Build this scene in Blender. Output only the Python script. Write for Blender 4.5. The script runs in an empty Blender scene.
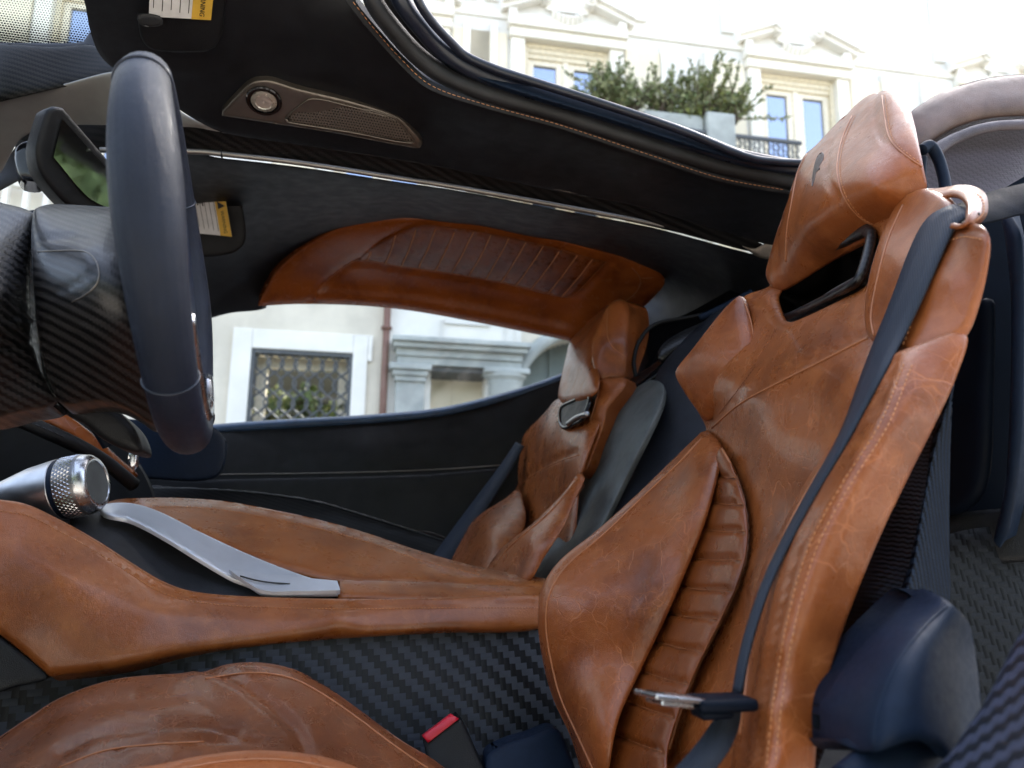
import bpy, bmesh, math, random
import numpy as np
from mathutils import Vector, Matrix
from mathutils.geometry import delaunay_2d_cdt
from mathutils.bvhtree import BVHTree
random.seed(7); rng = np.random.default_rng(7)
SC = bpy.context.scene
COL = SC.collection

# ------------------------------------------------------------------ camera model (used to measure the place from the photograph)
F = 800.0
YAW, PIT, ROL = math.radians(14), math.radians(11.5), math.radians(.8)
FWD = np.array([math.sin(YAW)*math.cos(PIT), math.cos(YAW)*math.cos(PIT), math.sin(PIT)])
_r0 = np.array([math.cos(YAW), -math.sin(YAW), 0.0]); _u0 = np.cross(_r0, FWD)
RIGHT = _r0*math.cos(ROL)+_u0*math.sin(ROL); UP = _u0*math.cos(ROL)-_r0*math.sin(ROL)
CAM = np.array([0, 0, .62])
def ray(px, py):
    px = np.asarray(px, float); py = np.asarray(py, float)
    return FWD + np.multiply.outer((px-512)/F, RIGHT) + np.multiply.outer((384-py)/F, UP)
SN = np.array([-.9, 0, .44]); SN = SN/np.linalg.norm(SN)      # forward normal of the reclined driver seat
SO = np.array([.51, .74, .86])
def tval(c):
    d = ray(c[0], c[1])
    if len(c) == 3: return c[2]/d[1]
    k, v = c[2], c[3]
    if k == 'X': return v/d[0]
    if k == 'Z': return (v-CAM[2])/d[2]
    if k == 'o': return float(((SO+SN*v-CAM)@SN)/(d@SN))
    if k == 'pl': return float(((v[0]-CAM)@v[1])/(d@v[1]))
    return v/d[1]
def P(*c): return CAM + ray(c[0], c[1])*tval(c)

# ------------------------------------------------------------------ scene helpers
def tag(o, label=None, cat=None, group=None, kind=None):
    if label: o['label'] = label
    if cat: o['category'] = cat
    if group: o['group'] = group
    if kind: o['kind'] = kind
    return o
def thing(name, label, cat, loc, group=None):
    o = bpy.data.objects.new(name, None); COL.objects.link(o)
    o.location = [float(v) for v in loc]; o.empty_display_size = .05
    return tag(o, label, cat, group)
def wloc(o):
    v = Vector((0, 0, 0))
    while o is not None: v = v + o.location; o = o.parent
    return v
def mesh(name, V, Fc, mat, parent=None, smooth=True):
    me = bpy.data.meshes.new(name)
    off = wloc(parent) if parent else Vector((0, 0, 0))
    V = np.asarray(V, float)
    me.from_pydata([tuple(v) for v in (V-np.array(off))], [], [tuple(int(i) for i in f) for f in Fc])
    if smooth: me.polygons.foreach_set('use_smooth', [True]*len(me.polygons))
    # world metres kept as a UV-like attribute so that textures sit in real units whatever the parent is
    at = me.attributes.new('wpos', 'FLOAT_VECTOR', 'POINT')
    at.data.foreach_set('vector', np.ascontiguousarray(V, dtype=np.float32).ravel())
    if mat: me.materials.append(mat)
    me.update()
    o = bpy.data.objects.new(name, me); COL.objects.link(o)
    if parent: o.parent = parent
    return o
class MB:
    def __init__(s): s.V = []; s.F = []
    def add(s, V, Fc):
        k = len(s.V); s.V += [tuple(map(float, v)) for v in V]; s.F += [tuple(i+k for i in f) for f in Fc]; return s
    def box(s, lo, hi, M=None, bev=0):
        bm = bmesh.new(); bmesh.ops.create_cube(bm, size=1)
        lo = np.array(lo, float); hi = np.array(hi, float)
        for v in bm.verts: v.co = Vector(((lo+hi)/2 + np.array(v.co)*(hi-lo)))
        if bev: bmesh.ops.bevel(bm, geom=bm.edges[:], offset=bev, segments=2, affect='EDGES', profile=.5)
        V = [np.array(v.co) for v in bm.verts]
        if M is not None: V = [M(v) for v in V]
        bm.verts.index_update()
        s.add(V, [[v.index for v in f.verts] for f in bm.faces]); bm.free(); return s
    def tube(s, pts, r, n=8, ell=None, closed=False, caps=True, up=None):
        V, Fc = tube_geo(pts, r, n, closed, caps, ell, up); return s.add(V, Fc)
    def build(s, name, mat, parent=None, smooth=False):
        return mesh(name, s.V, s.F, mat, parent, smooth)
def tube_geo(pts, r, n=8, closed=False, caps=True, ell=None, up=None):
    pts = np.asarray(pts, float); m = len(pts)
    r = np.broadcast_to(np.asarray(r, float), (m,))
    if closed: T = np.roll(pts, -1, 0)-np.roll(pts, 1, 0)
    else: T = np.gradient(pts, axis=0)
    T /= np.linalg.norm(T, axis=1)[:, None]+1e-12
    u = np.array(up if up is not None else (0, 0, 1.0)); V = []
    if up is None and abs(T[0]@u) > .9: u = np.array([0, 1.0, 0])
    for i in range(m):
        b = np.cross(T[i], u); b /= np.linalg.norm(b)+1e-12; c = np.cross(b, T[i])
        if up is None: u = c
        for k in range(n):
            a = 2*math.pi*k/n
            V.append(pts[i]+r[i]*(b*math.cos(a)*(ell[0] if ell else 1)+c*math.sin(a)*(ell[1] if ell else 1)))
    Fc = []
    for i in range(m if closed else m-1):
        j = (i+1) % m
        for k in range(n): Fc.append((i*n+k, i*n+(k+1) % n, j*n+(k+1) % n, j*n+k))
    if caps and not closed:
        Fc.append(tuple(range(n))[::-1]); Fc.append(tuple((m-1)*n+k for k in range(n)))
    return V, Fc
def crom(pts, step, closed=False):
    """Catmull-Rom through the points; a third member 1 in a 2-D point marks a sharp corner."""
    sharp = [len(p) > 2 and p[2] == 's' for p in pts]
    Q = np.array([[float(c) for c in p if c != 's'] for p in pts]); n = len(Q); out = []
    for i in range(n if closed else n-1):
        j = (i+1) % n
        p1, p2 = Q[i], Q[j]
        p0 = Q[(i-1) % n] if (closed or i > 0) else p1
        p3 = Q[(j+1) % n] if (closed or j < n-1) else p2
        L = np.linalg.norm(p2-p1)
        m1 = (p2-p0)*L/(np.linalg.norm(p2-p1)+np.linalg.norm(p1-p0)+1e-9)
        m2 = (p3-p1)*L/(np.linalg.norm(p3-p2)+np.linalg.norm(p2-p1)+1e-9)
        if sharp[i]: m1 = p2-p1
        if sharp[j]: m2 = p2-p1
        k = max(1, int(round(L/step)))
        for a in range(k):
            t = a/k; h = t*t; g = h*t
            out.append((2*g-3*h+1)*p1+(g-2*h+t)*m1+(-2*g+3*h)*p2+(g-h)*m2)
    if not closed: out.append(Q[-1])
    return np.array(out)
def segdist(X, poly, closed):
    A = poly; B = np.roll(poly, -1, 0)
    if not closed: A, B = poly[:-1], poly[1:]
    D = np.full(len(X), 1e9)
    for a, b in zip(A, B):
        ab = b-a; l = ab@ab+1e-12
        t = np.clip(((X-a)@ab)/l, 0, 1)
        d = np.hypot(*(X-a-t[:, None]*ab).T); D = np.minimum(D, d)
    return D
def inside(X, poly):
    x, y = X[:, 0], X[:, 1]; c = np.zeros(len(X), bool); n = len(poly)
    for i in range(n):
        x1, y1 = poly[i]; x2, y2 = poly[i-1]
        if y1 == y2: continue
        m = ((y1 > y) != (y2 > y)) & (x < (x2-x1)*(y-y1)/(y2-y1)+x1); c ^= m
    return c
class TPS:
    """smooth surface through measured points; 1/depth is linear on a plane, so planes stay planes"""
    def __init__(s, ctrl, lam=1e-4):
        s.p = np.array([[c[0], c[1]] for c in ctrl], float)/100; w = np.array([1/tval(c) for c in ctrl]); n = len(w)
        if n < 3: s.k = None; s.c = w.mean(); return
        s.k = 1; K = s.phi(s.p, s.p)+np.eye(n)*lam; Pm = np.c_[np.ones(n), s.p]
        M = np.block([[K, Pm], [Pm.T, np.zeros((3, 3))]])
        s.w = np.linalg.lstsq(M, np.r_[w, 0, 0, 0], rcond=None)[0]
    @staticmethod
    def phi(a, b):
        r2 = ((a[:, None]-b[None])**2).sum(2); return .5*r2*np.log(r2+1e-9)
    def __call__(s, X):
        X = np.asarray(X, float)/100
        if s.k is None: return np.full(len(X), 1/s.c)
        return 1/(s.phi(X, s.p)@s.w[:-3]+np.c_[np.ones(len(X)), X]@s.w[-3:])
BVH = {}
def puff(name, outline, ctrl, mat, parent=None, bulge=.008, w=14, n=None, thick=.02, holes=(), grooves=(), step=6, ostep=5, back=None, lift=0.0, dome=0.0, wob=0.0, lam=1e-4):
    """upholstered / moulded panel: a measured outline, a measured surface, rounded edges, real thickness"""
    out = crom(outline, ostep, True)
    hs = [crom(h, ostep, True) for h in holes]
    T = TPS(ctrl, lam)
    def dist(X):
        d = segdist(X, out, True)
        for h in hs: d = np.minimum(d, segdist(X, h, True))
        return d
    lo, hi = out.min(0), out.max(0)
    gx, gy = np.meshgrid(np.arange(lo[0], hi[0], step), np.arange(lo[1], hi[1], step*.87))
    gx = gx+(np.arange(gx.shape[0]) % 2)[:, None]*step*.5
    G = np.c_[gx.ravel(), gy.ravel()]
    ok = inside(G, out)
    for h in hs: ok &= ~inside(G, h)
    G = G[ok]; dG = dist(G); G = G[dG > (w*.85 if bulge else step*.5)] if bulge else G[dG > step*.5]
    rings = []
    if bulge:
        for loop in [out]+hs:
            tg = np.roll(loop, -1, 0)-np.roll(loop, 1, 0); nn = np.c_[-tg[:, 1], tg[:, 0]]; nn /= np.linalg.norm(nn, axis=1)[:, None]+1e-9
            for f in (.03, .12, .27, .48, .74):
                for sgn in (1, -1):
                    R = loop+nn*sgn*w*f; okr = inside(R, out)
                    for h in hs: okr &= ~inside(R, h)
                    R = R[okr]
                    if len(R): rings.append(R[dist(R) > w*f*.9])
        # rings of neighbouring boundary parts may crowd: thin them
        R = np.concatenate(rings) if rings else np.zeros((0, 2)); keep = []; seen = {}
        for p in R:
            key = (round(p[0]/1.0), round(p[1]/1.0))
            if key in seen: continue
            seen[key] = 1; keep.append(p)
        G = np.concatenate([G, np.array(keep).reshape(-1, 2)]) if keep else G
    loops = [out]+hs
    Vp = np.concatenate(loops+[G]); E = []; k = 0; own = []
    for L in loops:
        E += [(k+i, k+(i+1) % len(L)) for i in range(len(L))]; own.append((k, len(L))); k += len(L)
    res = delaunay_2d_cdt([Vector(p) for p in Vp], E, [], 0, 1e-4)
    V2 = np.array([list(v) for v in res[0]]); tri = [tuple(f) for f in res[2]]
    cen = np.array([V2[list(f)].mean(0) for f in tri])
    ok = inside(cen, out)
    for h in hs: ok &= ~inside(cen, h)
    tri = [f for f, q in zip(tri, ok) if q]
    orig = res[3]; mp = {}
    for i, l in enumerate(orig):
        for a in l: mp[a] = i
    d = dist(V2); t = T(V2); D = ray(V2[:, 0], V2[:, 1]); S = CAM+D*t[:, None]
    nrm = np.zeros(3)
    for f in tri[::3]:
        c = np.cross(S[f[1]]-S[f[0]], S[f[2]]-S[f[0]]); c = c*(-1 if c@D[f[0]] > 0 else 1); nrm += c
    if n is None: n = nrm/np.linalg.norm(nrm)
    n = np.array(n, float); n /= np.linalg.norm(n)
    u = np.clip(d/w, 0, 1); h = bulge*np.sqrt(np.clip(1-(1-u)**2, 0, 1))+lift
    if dome: h = h+dome*(1-np.exp(-d/(w*2.5)))
    for g in grooves:
        pl = crom([tuple(p) for p in g[0]], 5); gd = segdist(V2, pl, False)
        h = h-g[2]*np.exp(-(gd/g[1])**2)*np.clip(d/3, 0, 1)
    if wob:
        h = h+wob*(np.sin(V2[:, 0]*.061+V2[:, 1]*.037)+np.sin(V2[:, 0]*.023-V2[:, 1]*.071+1)+.6*np.sin(V2[:, 0]*.13+V2[:, 1]*.11))*u
    S = S+n*h[:, None]
    # consistent facing
    TF = []
    for f in tri:
        c = np.cross(S[f[1]]-S[f[0]], S[f[2]]-S[f[0]])
        TF.append(f if c@D[f[0]] < 0 else (f[0], f[2], f[1]))
    bk = np.array(back if back is not None else D.mean(0)-n*.25, float); bk /= np.linalg.norm(bk); cenS = S.mean(0)
    V = list(S); Fc = list(TF)
    edge = {}
    for f in TF:
        for a, b in ((f[0], f[1]), (f[1], f[2]), (f[2], f[0])): edge[(a, b)] = 1
    if thick:
        dup = {}
        for (k0, m) in own:
            ids = [mp[k0+i] for i in range(m)]
            base = []
            for i in ids:
                if bulge: base.append(i)
                else: base.append(len(V)); V.append(S[i])
            b2 = []
            LP = V2[ids]; tgl = np.roll(LP, -2, 0)-np.roll(LP, 2, 0); nl = np.c_[-tgl[:, 1], tgl[:, 0]]; nl /= np.linalg.norm(nl, axis=1)[:, None]+1e-9
            A2 = sum((LP[i][0]*LP[(i+1) % m][1]-LP[(i+1) % m][0]*LP[i][1]) for i in range(m)); nl *= (1 if A2 > 0 else -1)
            for ii, i in enumerate(ids):
                q = RIGHT*nl[ii][0]-UP*nl[ii][1]; ql = 1.0
                b2.append(len(V)); V.append(S[i]+bk*(thick if k0 == 0 else min(thick, .004))+(q*thick*.42 if (bulge and back is None and k0 == 0) else 0))
            for i in range(m):
                j = (i+1) % m
                if base[i] == base[j]: continue
                if (ids[i], ids[j]) in edge: Fc.append((base[j], base[i], b2[i], b2[j]))
                else: Fc.append((base[i], base[j], b2[j], b2[i]))
    o = mesh(name, V, Fc, mat, parent, True)
    BVH[o.name] = BVHTree.FromPolygons([Vector(v) for v in V], Fc)
    return o
def onto(pts, o):
    out = []
    for x, y in pts:
        h = BVH[o.name].ray_cast(Vector(CAM), Vector(ray(x, y)).normalized())
        if h[0] is not None: out.append((x, y, h[0].y))
    return out
def drape(pts, objs, step=4, lift=.0006):
    """follow real surfaces along a measured line"""
    Q = crom(pts, step); out = []; N = []
    if not isinstance(objs, (list, tuple)): objs = [objs]
    for q in Q:
        d = Vector(ray(q[0], q[1])).normalized(); best = None
        for o in objs:
            h = BVH[o.name].ray_cast(Vector(CAM), d)
            if h[0] is not None and (best is None or h[3] < best[3]): best = h
        if best is None: continue
        nn = best[1] if best[1].dot(d) < 0 else -best[1]
        out.append(np.array(best[0]+nn*lift)); N.append(np.array(nn))
    return np.array(out), np.array(N)
def smooth_line(p, k=2):
    p = p.copy()
    for _ in range(k):
        if len(p) > 2: p[1:-1] = (p[:-2]+2*p[1:-1]+p[2:])/4
    return p
def seam(pts, objs, r, mat, parent, name='seam', lift=.0003):
    p, N = drape(pts, objs, 4, lift)
    if len(p) < 2: return None
    V, Fc = tube_geo(smooth_line(p), r, 6)
    return mesh(name, V, Fc, mat, parent)
def stitches(lines, objs, mat, parent, L=.0030, gap=.0016, r=.00042, name='stitching', lift=.0004):
    for pts in lines:
        m = MB()
        p, N = drape(pts, objs, 3, lift)
        if len(p) < 2: continue
        p = smooth_line(p, 1)
        s = np.r_[0, np.cumsum(np.linalg.norm(np.diff(p, axis=0), axis=1))]
        a = 0
        while a+L < s[-1]:
            q = np.array([[np.interp(x, s, p[:, c]) for c in range(3)] for x in (a, a+L*.25, a+L*.75, a+L)])
            m.tube(q, [r*.5, r, r, r*.5], 5); a += L+gap
        if m.V: m.build(name, mat, parent, True)
def strip(name, A, B, mat, parent, n=None, thick=.0015, steps=None, across=1, sag=0):
    """a band between two measured edge curves (lists of 3-D points, same count)"""
    A = np.asarray(A); B = np.asarray(B)
    ca = crom([tuple(p) for p in A], 1e9); m = steps or 40
    def rs(Q):
        s = np.r_[0, np.cumsum(np.linalg.norm(np.diff(Q, axis=0), axis=1))]; s = np.arange(len(Q))/(len(Q)-1)
        f = np.linspace(0, 1, m); q = np.array([catm(Q, x) for x in f]); return q
    A2, B2 = rs(A), rs(B); V = []; k = across+1
    nn = np.cross(np.gradient(A2, axis=0), B2-A2); nn /= np.linalg.norm(nn, axis=1)[:, None]+1e-12
    for side in (0, 1):
        for i in range(m):
            for j in range(k):
                f = j/across; V.append(A2[i]*(1-f)+B2[i]*f + nn[i]*((thick/2 if side == 0 else -thick/2)+sag*4*f*(1-f)))
    Fc = []; o = m*k
    for i in range(m-1):
        for j in range(k-1):
            a = i*k+j; Fc.append((a, a+1, a+k+1, a+k)); Fc.append((o+a, o+a+k, o+a+k+1, o+a+1))
        a = i*k; Fc.append((a, a+k, o+a+k, o+a)); a = i*k+k-1; Fc.append((a, o+a, o+a+k, a+k))
    for j in range(k-1):
        a = j; Fc.append((a, o+a, o+a+1, a+1)); a = (m-1)*k+j; Fc.append((a, a+1, o+a+1, o+a))
    o_ = mesh(name, V, Fc, mat, parent, across > 1)
    BVH[o_.name] = BVHTree.FromPolygons([Vector(v) for v in V], Fc)
    return o_
def catm(Q, f):
    n = len(Q)-1; x = min(f*n, n-1e-9); i = int(x); t = x-i
    p1, p2 = Q[i], Q[i+1]; p0 = Q[i-1] if i > 0 else 2*p1-p2; p3 = Q[i+2] if i+2 <= n else 2*p2-p1
    return .5*((2*p1)+(-p0+p2)*t+(2*p0-5*p1+4*p2-p3)*t*t+(-p0+3*p1-3*p2+p3)*t**3)
def pts3(L): return np.array([P(*c) for c in L])
def over(L, objs, gap=.006):
    out = []
    pix = np.array([[c[0], c[1]] for c in L], float); tv = np.array([tval(c) for c in L]); f = np.linspace(0, 1, 60)
    PX = np.array([catm(pix, x) for x in f]); TV = np.array([catm(tv[:, None], x)[0] for x in f])
    for c, t in zip(PX, TV):
        d = ray(c[0], c[1]); u = Vector(d).normalized(); k = np.linalg.norm(d)
        for o in objs:
            h = BVH[o.name].ray_cast(Vector(CAM), u)
            if h[0] is not None: t = min(t, (h[3]-gap)/k)
        out.append(CAM+d*t)
    out = np.array(out)
    for _ in range(6): out[1:-1] = (out[:-2]+2*out[1:-1]+out[2:])/4
    return out
def line3(L, m=40):
    Q = pts3(L); return np.array([catm(Q, x) for x in np.linspace(0, 1, m)])
def bar(name, L, r, mat, parent, ell=None, n=12, m=50, up=None):
    V, Fc = tube_geo(line3(L, m), r, n, ell=ell, up=up); o = mesh(name, V, Fc, mat, parent)
    BVH[o.name] = BVHTree.FromPolygons([Vector(v) for v in V], Fc); return o
def lathe(prof, A, axis, mat, name, parent, n=40):
    """prof: (distance along axis, radius)"""
    axis = np.array(axis, float)/np.linalg.norm(axis); b = np.cross(axis, (0, 0, 1.0)); b /= np.linalg.norm(b); c = np.cross(b, axis)
    V = []; Fc = []
    for (s, r) in prof:
        for k in range(n):
            a = 2*math.pi*k/n; V.append(np.array(A)+axis*s+r*(b*math.cos(a)+c*math.sin(a)))
    for i in range(len(prof)-1):
        for k in range(n): Fc.append((i*n+k, i*n+(k+1) % n, (i+1)*n+(k+1) % n, (i+1)*n+k))
    Fc.append(tuple(range(n))[::-1]); Fc.append(tuple((len(prof)-1)*n+k for k in range(n)))
    o = mesh(name, V, Fc, mat, parent, True)
    try:
        o.data.set_sharp_from_angle(angle=math.radians(35))
    except Exception: pass
    BVH[o.name] = BVHTree.FromPolygons([Vector(v) for v in V], Fc)
    return o
def dup(root, loc, **kw):
    r = root.copy(); COL.objects.link(r); r.location = loc
    for k, v in kw.items(): r[k] = v
    for ch in list(root.children):
        c = ch.copy(); COL.objects.link(c); c.parent = r
        for g in list(ch.children):
            d = g.copy(); COL.objects.link(d); d.parent = c
    return r

# ------------------------------------------------------------------ materials
class NT:
    def __init__(s, name):
        s.m = bpy.data.materials.new(name); s.m.use_nodes = True; s.t = s.m.node_tree
        s.b = s.t.nodes['Principled BSDF']; s.out = s.t.nodes['Material Output']
        a = s.t.nodes.new('ShaderNodeAttribute'); a.attribute_name = 'wpos'; s.co = a.outputs['Vector']
    def n(s, kind, **kw):
        x = s.t.nodes.new('ShaderNode'+kind)
        for k, v in kw.items():
            if hasattr(x, k) and k not in ('inputs',): setattr(x, k, v)
        return x
    def l(s, a, b): s.t.links.new(a, b)
    def val(s, sock, v):
        if hasattr(v, 'is_output') or isinstance(v, bpy.types.NodeSocket): s.l(v, sock)
        else: sock.default_value = v
    def math(s, op, a, b=None, c=None):
        x = s.n('Math', operation=op); s.val(x.inputs[0], a)
        if b is not None: s.val(x.inputs[1], b)
        if c is not None: s.val(x.inputs[2], c)
        return x.outputs[0]
    def mix(s, f, a, b):
        x = s.n('Mix', data_type='RGBA'); s.val(x.inputs[0], f)
        s.val(x.inputs[6], a if isinstance(a, bpy.types.NodeSocket) else (*a, 1) if len(a) == 3 else a)
        s.val(x.inputs[7], b if isinstance(b, bpy.types.NodeSocket) else (*b, 1) if len(b) == 3 else b); return x.outputs[2]
    def noise(s, scale, detail=3, rough=.55, co=None, dist=0):
        x = s.n('TexNoise'); s.l(co or s.co, x.inputs['Vector']); x.inputs['Scale'].default_value = scale
        x.inputs['Detail'].default_value = detail; x.inputs['Roughness'].default_value = rough; x.inputs['Distortion'].default_value = dist; return x.outputs['Fac']
    def vor(s, scale, feature='F1', co=None, rnd=1, out='Distance'):
        x = s.n('TexVoronoi', feature=feature); s.l(co or s.co, x.inputs['Vector']); x.inputs['Scale'].default_value = scale; x.inputs['Randomness'].default_value = rnd
        return x.outputs[out]
    def ramp(s, f, a, b, c0=0., c1=1.):
        x = s.n('MapRange'); s.val(x.inputs[0], f); x.inputs[1].default_value = a; x.inputs[2].default_value = b; x.inputs[3].default_value = c0; x.inputs[4].default_value = c1
        x.interpolation_type = 'SMOOTHSTEP'; return x.outputs[0]
    def warp(s, scale, amt):
        x = s.n('TexNoise'); s.l(s.co, x.inputs['Vector']); x.inputs['Scale'].default_value = scale; x.inputs['Detail'].default_value = 2
        a = s.n('VectorMath', operation='SUBTRACT'); s.l(x.outputs['Color'], a.inputs[0]); a.inputs[1].default_value = (.5, .5, .5)
        b = s.n('VectorMath', operation='SCALE'); s.l(a.outputs[0], b.inputs[0]); b.inputs['Scale'].default_value = amt
        c = s.n('VectorMath', operation='ADD'); s.l(s.co, c.inputs[0]); s.l(b.outputs[0], c.inputs[1]); return c.outputs[0]
    def bump(s, h, dist, strength=1., prev=None):
        x = s.n('Bump'); s.val(x.inputs['Height'], h); x.inputs['Distance'].default_value = dist; x.inputs['Strength'].default_value = strength
        if prev: s.l(prev, x.inputs['Normal'])
        return x.outputs[0]
    def set(s, **kw):
        for k, v in kw.items():
            k = {'color': 'Base Color', 'rough': 'Roughness', 'metal': 'Metallic', 'normal': 'Normal', 'spec': 'Specular IOR Level', 'coat': 'Coat Weight', 'coatr': 'Coat Roughness', 'sheen': 'Sheen Weight', 'ior': 'IOR'}.get(k, k)
            if isinstance(v, tuple) and len(v) == 3: v = (*v, 1)
            s.val(s.b.inputs[k], v)
        return s.m
def leather(name, dark, mid, light, rough=.29, vein=1.0, grain=1.0, stretch=None):
    s = NT(name)
    base = s.mix(s.ramp(s.noise(9, 5, .6), .30, .60), dark, mid)
    base = s.mix(s.math('MULTIPLY', s.ramp(s.noise(34, 5, .65), .45, .75), .55), base, light)
    w = s.warp(40, .013); w2 = s.warp(90, .006)
    v1 = s.vor(42, 'DISTANCE_TO_EDGE', w); v2 = s.vor(88, 'DISTANCE_TO_EDGE', w2); v3 = s.vor(23, 'DISTANCE_TO_EDGE', s.warp(25, .03))
    l1 = s.math('MULTIPLY', s.ramp(v1, .0, .030, 1, 0), s.ramp(s.noise(13, 4, .6), .47, .64))
    l2 = s.math('MULTIPLY', s.ramp(v2, .0, .05, 1, 0), s.ramp(s.noise(16, 4, .6, s.warp(3, .5)), .50, .68))
    l3 = s.math('MULTIPLY', s.ramp(v3, .0, .016, 1, 0), s.ramp(s.noise(9, 4, .6, s.warp(5, .3)), .46, .60))
    ln = s.math('MAXIMUM', s.math('MAXIMUM', s.math('MULTIPLY', l1, .75), s.math('MULTIPLY', l2, .45)), l3)
    base = s.mix(s.math('MULTIPLY', ln, .42*vein), base, tuple(min(1, c*1.5+.03) for c in light))
    dk = s.ramp(s.noise(60, 5, .7), .62, .78)
    base = s.mix(s.math('MULTIPLY', dk, .15), base, tuple(c*.6 for c in dark))
    g = s.vor(620, 'DISTANCE_TO_EDGE')
    n1 = s.bump(s.ramp(g, 0, .25), .00013*grain, .7)
    n2 = s.bump(s.math('SUBTRACT', s.noise(120, 4, .6), s.math('MULTIPLY', ln, .5*vein)), .0009, .5, n1)
    n3 = s.bump(s.noise(16, 2, .4), .0012, .4, n2)
    r = s.math('ADD', s.ramp(s.noise(40, 4, .6), .3, .7, rough-.05, rough+.06), s.math('MULTIPLY', ln, .08))
    return s.set(color=base, rough=r, normal=n3, spec=.42, coat=.17, coatr=.10)
def soft(name, col, rough=.5, grain=500, gd=.0002, var=.25, spec=.5, sheen=0):
    s = NT(name)
    c = s.mix(s.ramp(s.noise(20, 4, .6), .3, .7), tuple(x*(1-var) for x in col), tuple(x*(1+var) for x in col))
    n1 = s.bump(s.ramp(s.vor(grain, 'DISTANCE_TO_EDGE'), 0, .25), gd, .7)
    n2 = s.bump(s.noise(18, 2), .003, .35, n1)
    r = s.ramp(s.noise(33, 4, .6), .3, .7, rough-.06, rough+.07)
    return s.set(color=c, rough=r, normal=n2, spec=spec, sheen=sheen)
def plain(name, col, rough=.4, metal=0., var=.1, spec=.5, nscale=30, bump=0, coat=0., **kw):
    s = NT(name)
    c = s.mix(s.ramp(s.noise(nscale, 4, .6), .3, .7), tuple(x*(1-var) for x in col), tuple(min(1, x*(1+var)) for x in col))
    r = s.ramp(s.noise(nscale*1.7, 4, .6), .3, .7, max(.02, rough-.05), rough+.05)
    m = s.set(color=c, rough=r, metal=metal, spec=spec, coat=coat, **kw)
    if bump: s.l(s.bump(s.noise(nscale*6, 4), bump, .6), s.b.inputs['Normal'])
    return m
def carbon(name, cell, ax=('X', 'Z'), lo=(.006, .006, .008), hi=(.045, .048, .06), rough=.3, rot=0., coat=.0, spec=.5):
    s = NT(name)
    sp = s.n('SeparateXYZ'); s.l(s.co, sp.inputs[0])
    a0, b0 = sp.outputs[ax[0]], sp.outputs[ax[1]]
    ca, sa = math.cos(rot), math.sin(rot)
    a = s.math('ADD', s.math('MULTIPLY', a0, ca/cell), s.math('MULTIPLY', b0, sa/cell))
    b = s.math('ADD', s.math('MULTIPLY', a0, -sa/cell), s.math('MULTIPLY', b0, ca/cell))
    i = s.math('FLOOR', a); j = s.math('FLOOR', b)
    m = s.math('LESS_THAN', s.math('FLOORED_MODULO', s.math('ADD', i, j), 4), 2)
    fa = s.math('FRACT', a); fb = s.math('FRACT', b)
    fine = s.math('ABSOLUTE', s.math('SINE', s.math('MULTIPLY', s.math('ADD', s.math('MULTIPLY', m, a), s.math('MULTIPLY', s.math('SUBTRACT', 1, m), b)), 31.4)))
    mf = s.ramp(m, 0, 1)
    c = s.mix(m, lo, hi); c = s.mix(s.math('MULTIPLY', s.noise(60, 3), .45), c, lo)
    ha = s.math('SINE', s.math('MULTIPLY', fa, math.pi)); hb = s.math('SINE', s.math('MULTIPLY', fb, math.pi))
    h = s.math('ADD', s.math('MULTIPLY', m, hb), s.math('MULTIPLY', s.math('SUBTRACT', 1, m), ha))
    n1 = s.bump(h, cell*.06, .5); n2 = s.bump(fine, cell*.02, .4, n1)
    r = s.math('ADD', rough, s.math('MULTIPLY', m, .12))
    return s.set(color=c, rough=r, normal=n2, spec=spec, coat=coat, coatr=.12)
def glassy(name, tint=(.9, .95, 1), frit=None):
    s = NT(name); s.t.nodes.remove(s.b)
    tr = s.n('BsdfTransparent'); tr.inputs[0].default_value = (*tint, 1)
    gl = s.n('BsdfGlossy'); gl.inputs['Roughness'].default_value = .01
    fr = s.n('Fresnel'); fr.inputs['IOR'].default_value = 1.45
    mx = s.n('MixShader'); s.l(s.math('MULTIPLY', fr.outputs[0], .6), mx.inputs[0]); s.l(tr.outputs[0], mx.inputs[1]); s.l(gl.outputs[0], mx.inputs[2])
    res = mx.outputs[0]
    if frit:
        sp = s.n('SeparateXYZ'); s.l(s.co, sp.inputs[0]); c = frit[0]
        u = s.math('DIVIDE', sp.outputs['X'], c); v = s.math('DIVIDE', sp.outputs['Z'], c)
        u = s.math('ADD', u, s.math('MULTIPLY', s.math('FLOORED_MODULO', s.math('FLOOR', v), 2), .5))
        du = s.math('SUBTRACT', s.math('FRACT', u), .5); dv = s.math('SUBTRACT', s.math('FRACT', v), .5)
        d = s.math('SQRT', s.math('ADD', s.math('MULTIPLY', du, du), s.math('MULTIPLY', dv, dv)))
        rad = s.ramp(sp.outputs['Z'], frit[1], frit[2], .52, .25)
        k = s.n('BsdfDiffuse'); k.inputs[0].default_value = (.006, .006, .008, 1)
        m2 = s.n('MixShader'); s.l(s.math('LESS_THAN', d, rad), m2.inputs[0]); s.l(res, m2.inputs[1]); s.l(k.outputs[0], m2.inputs[2]); res = m2.outputs[0]
    s.l(res, s.out.inputs[0]); return s.m
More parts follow.
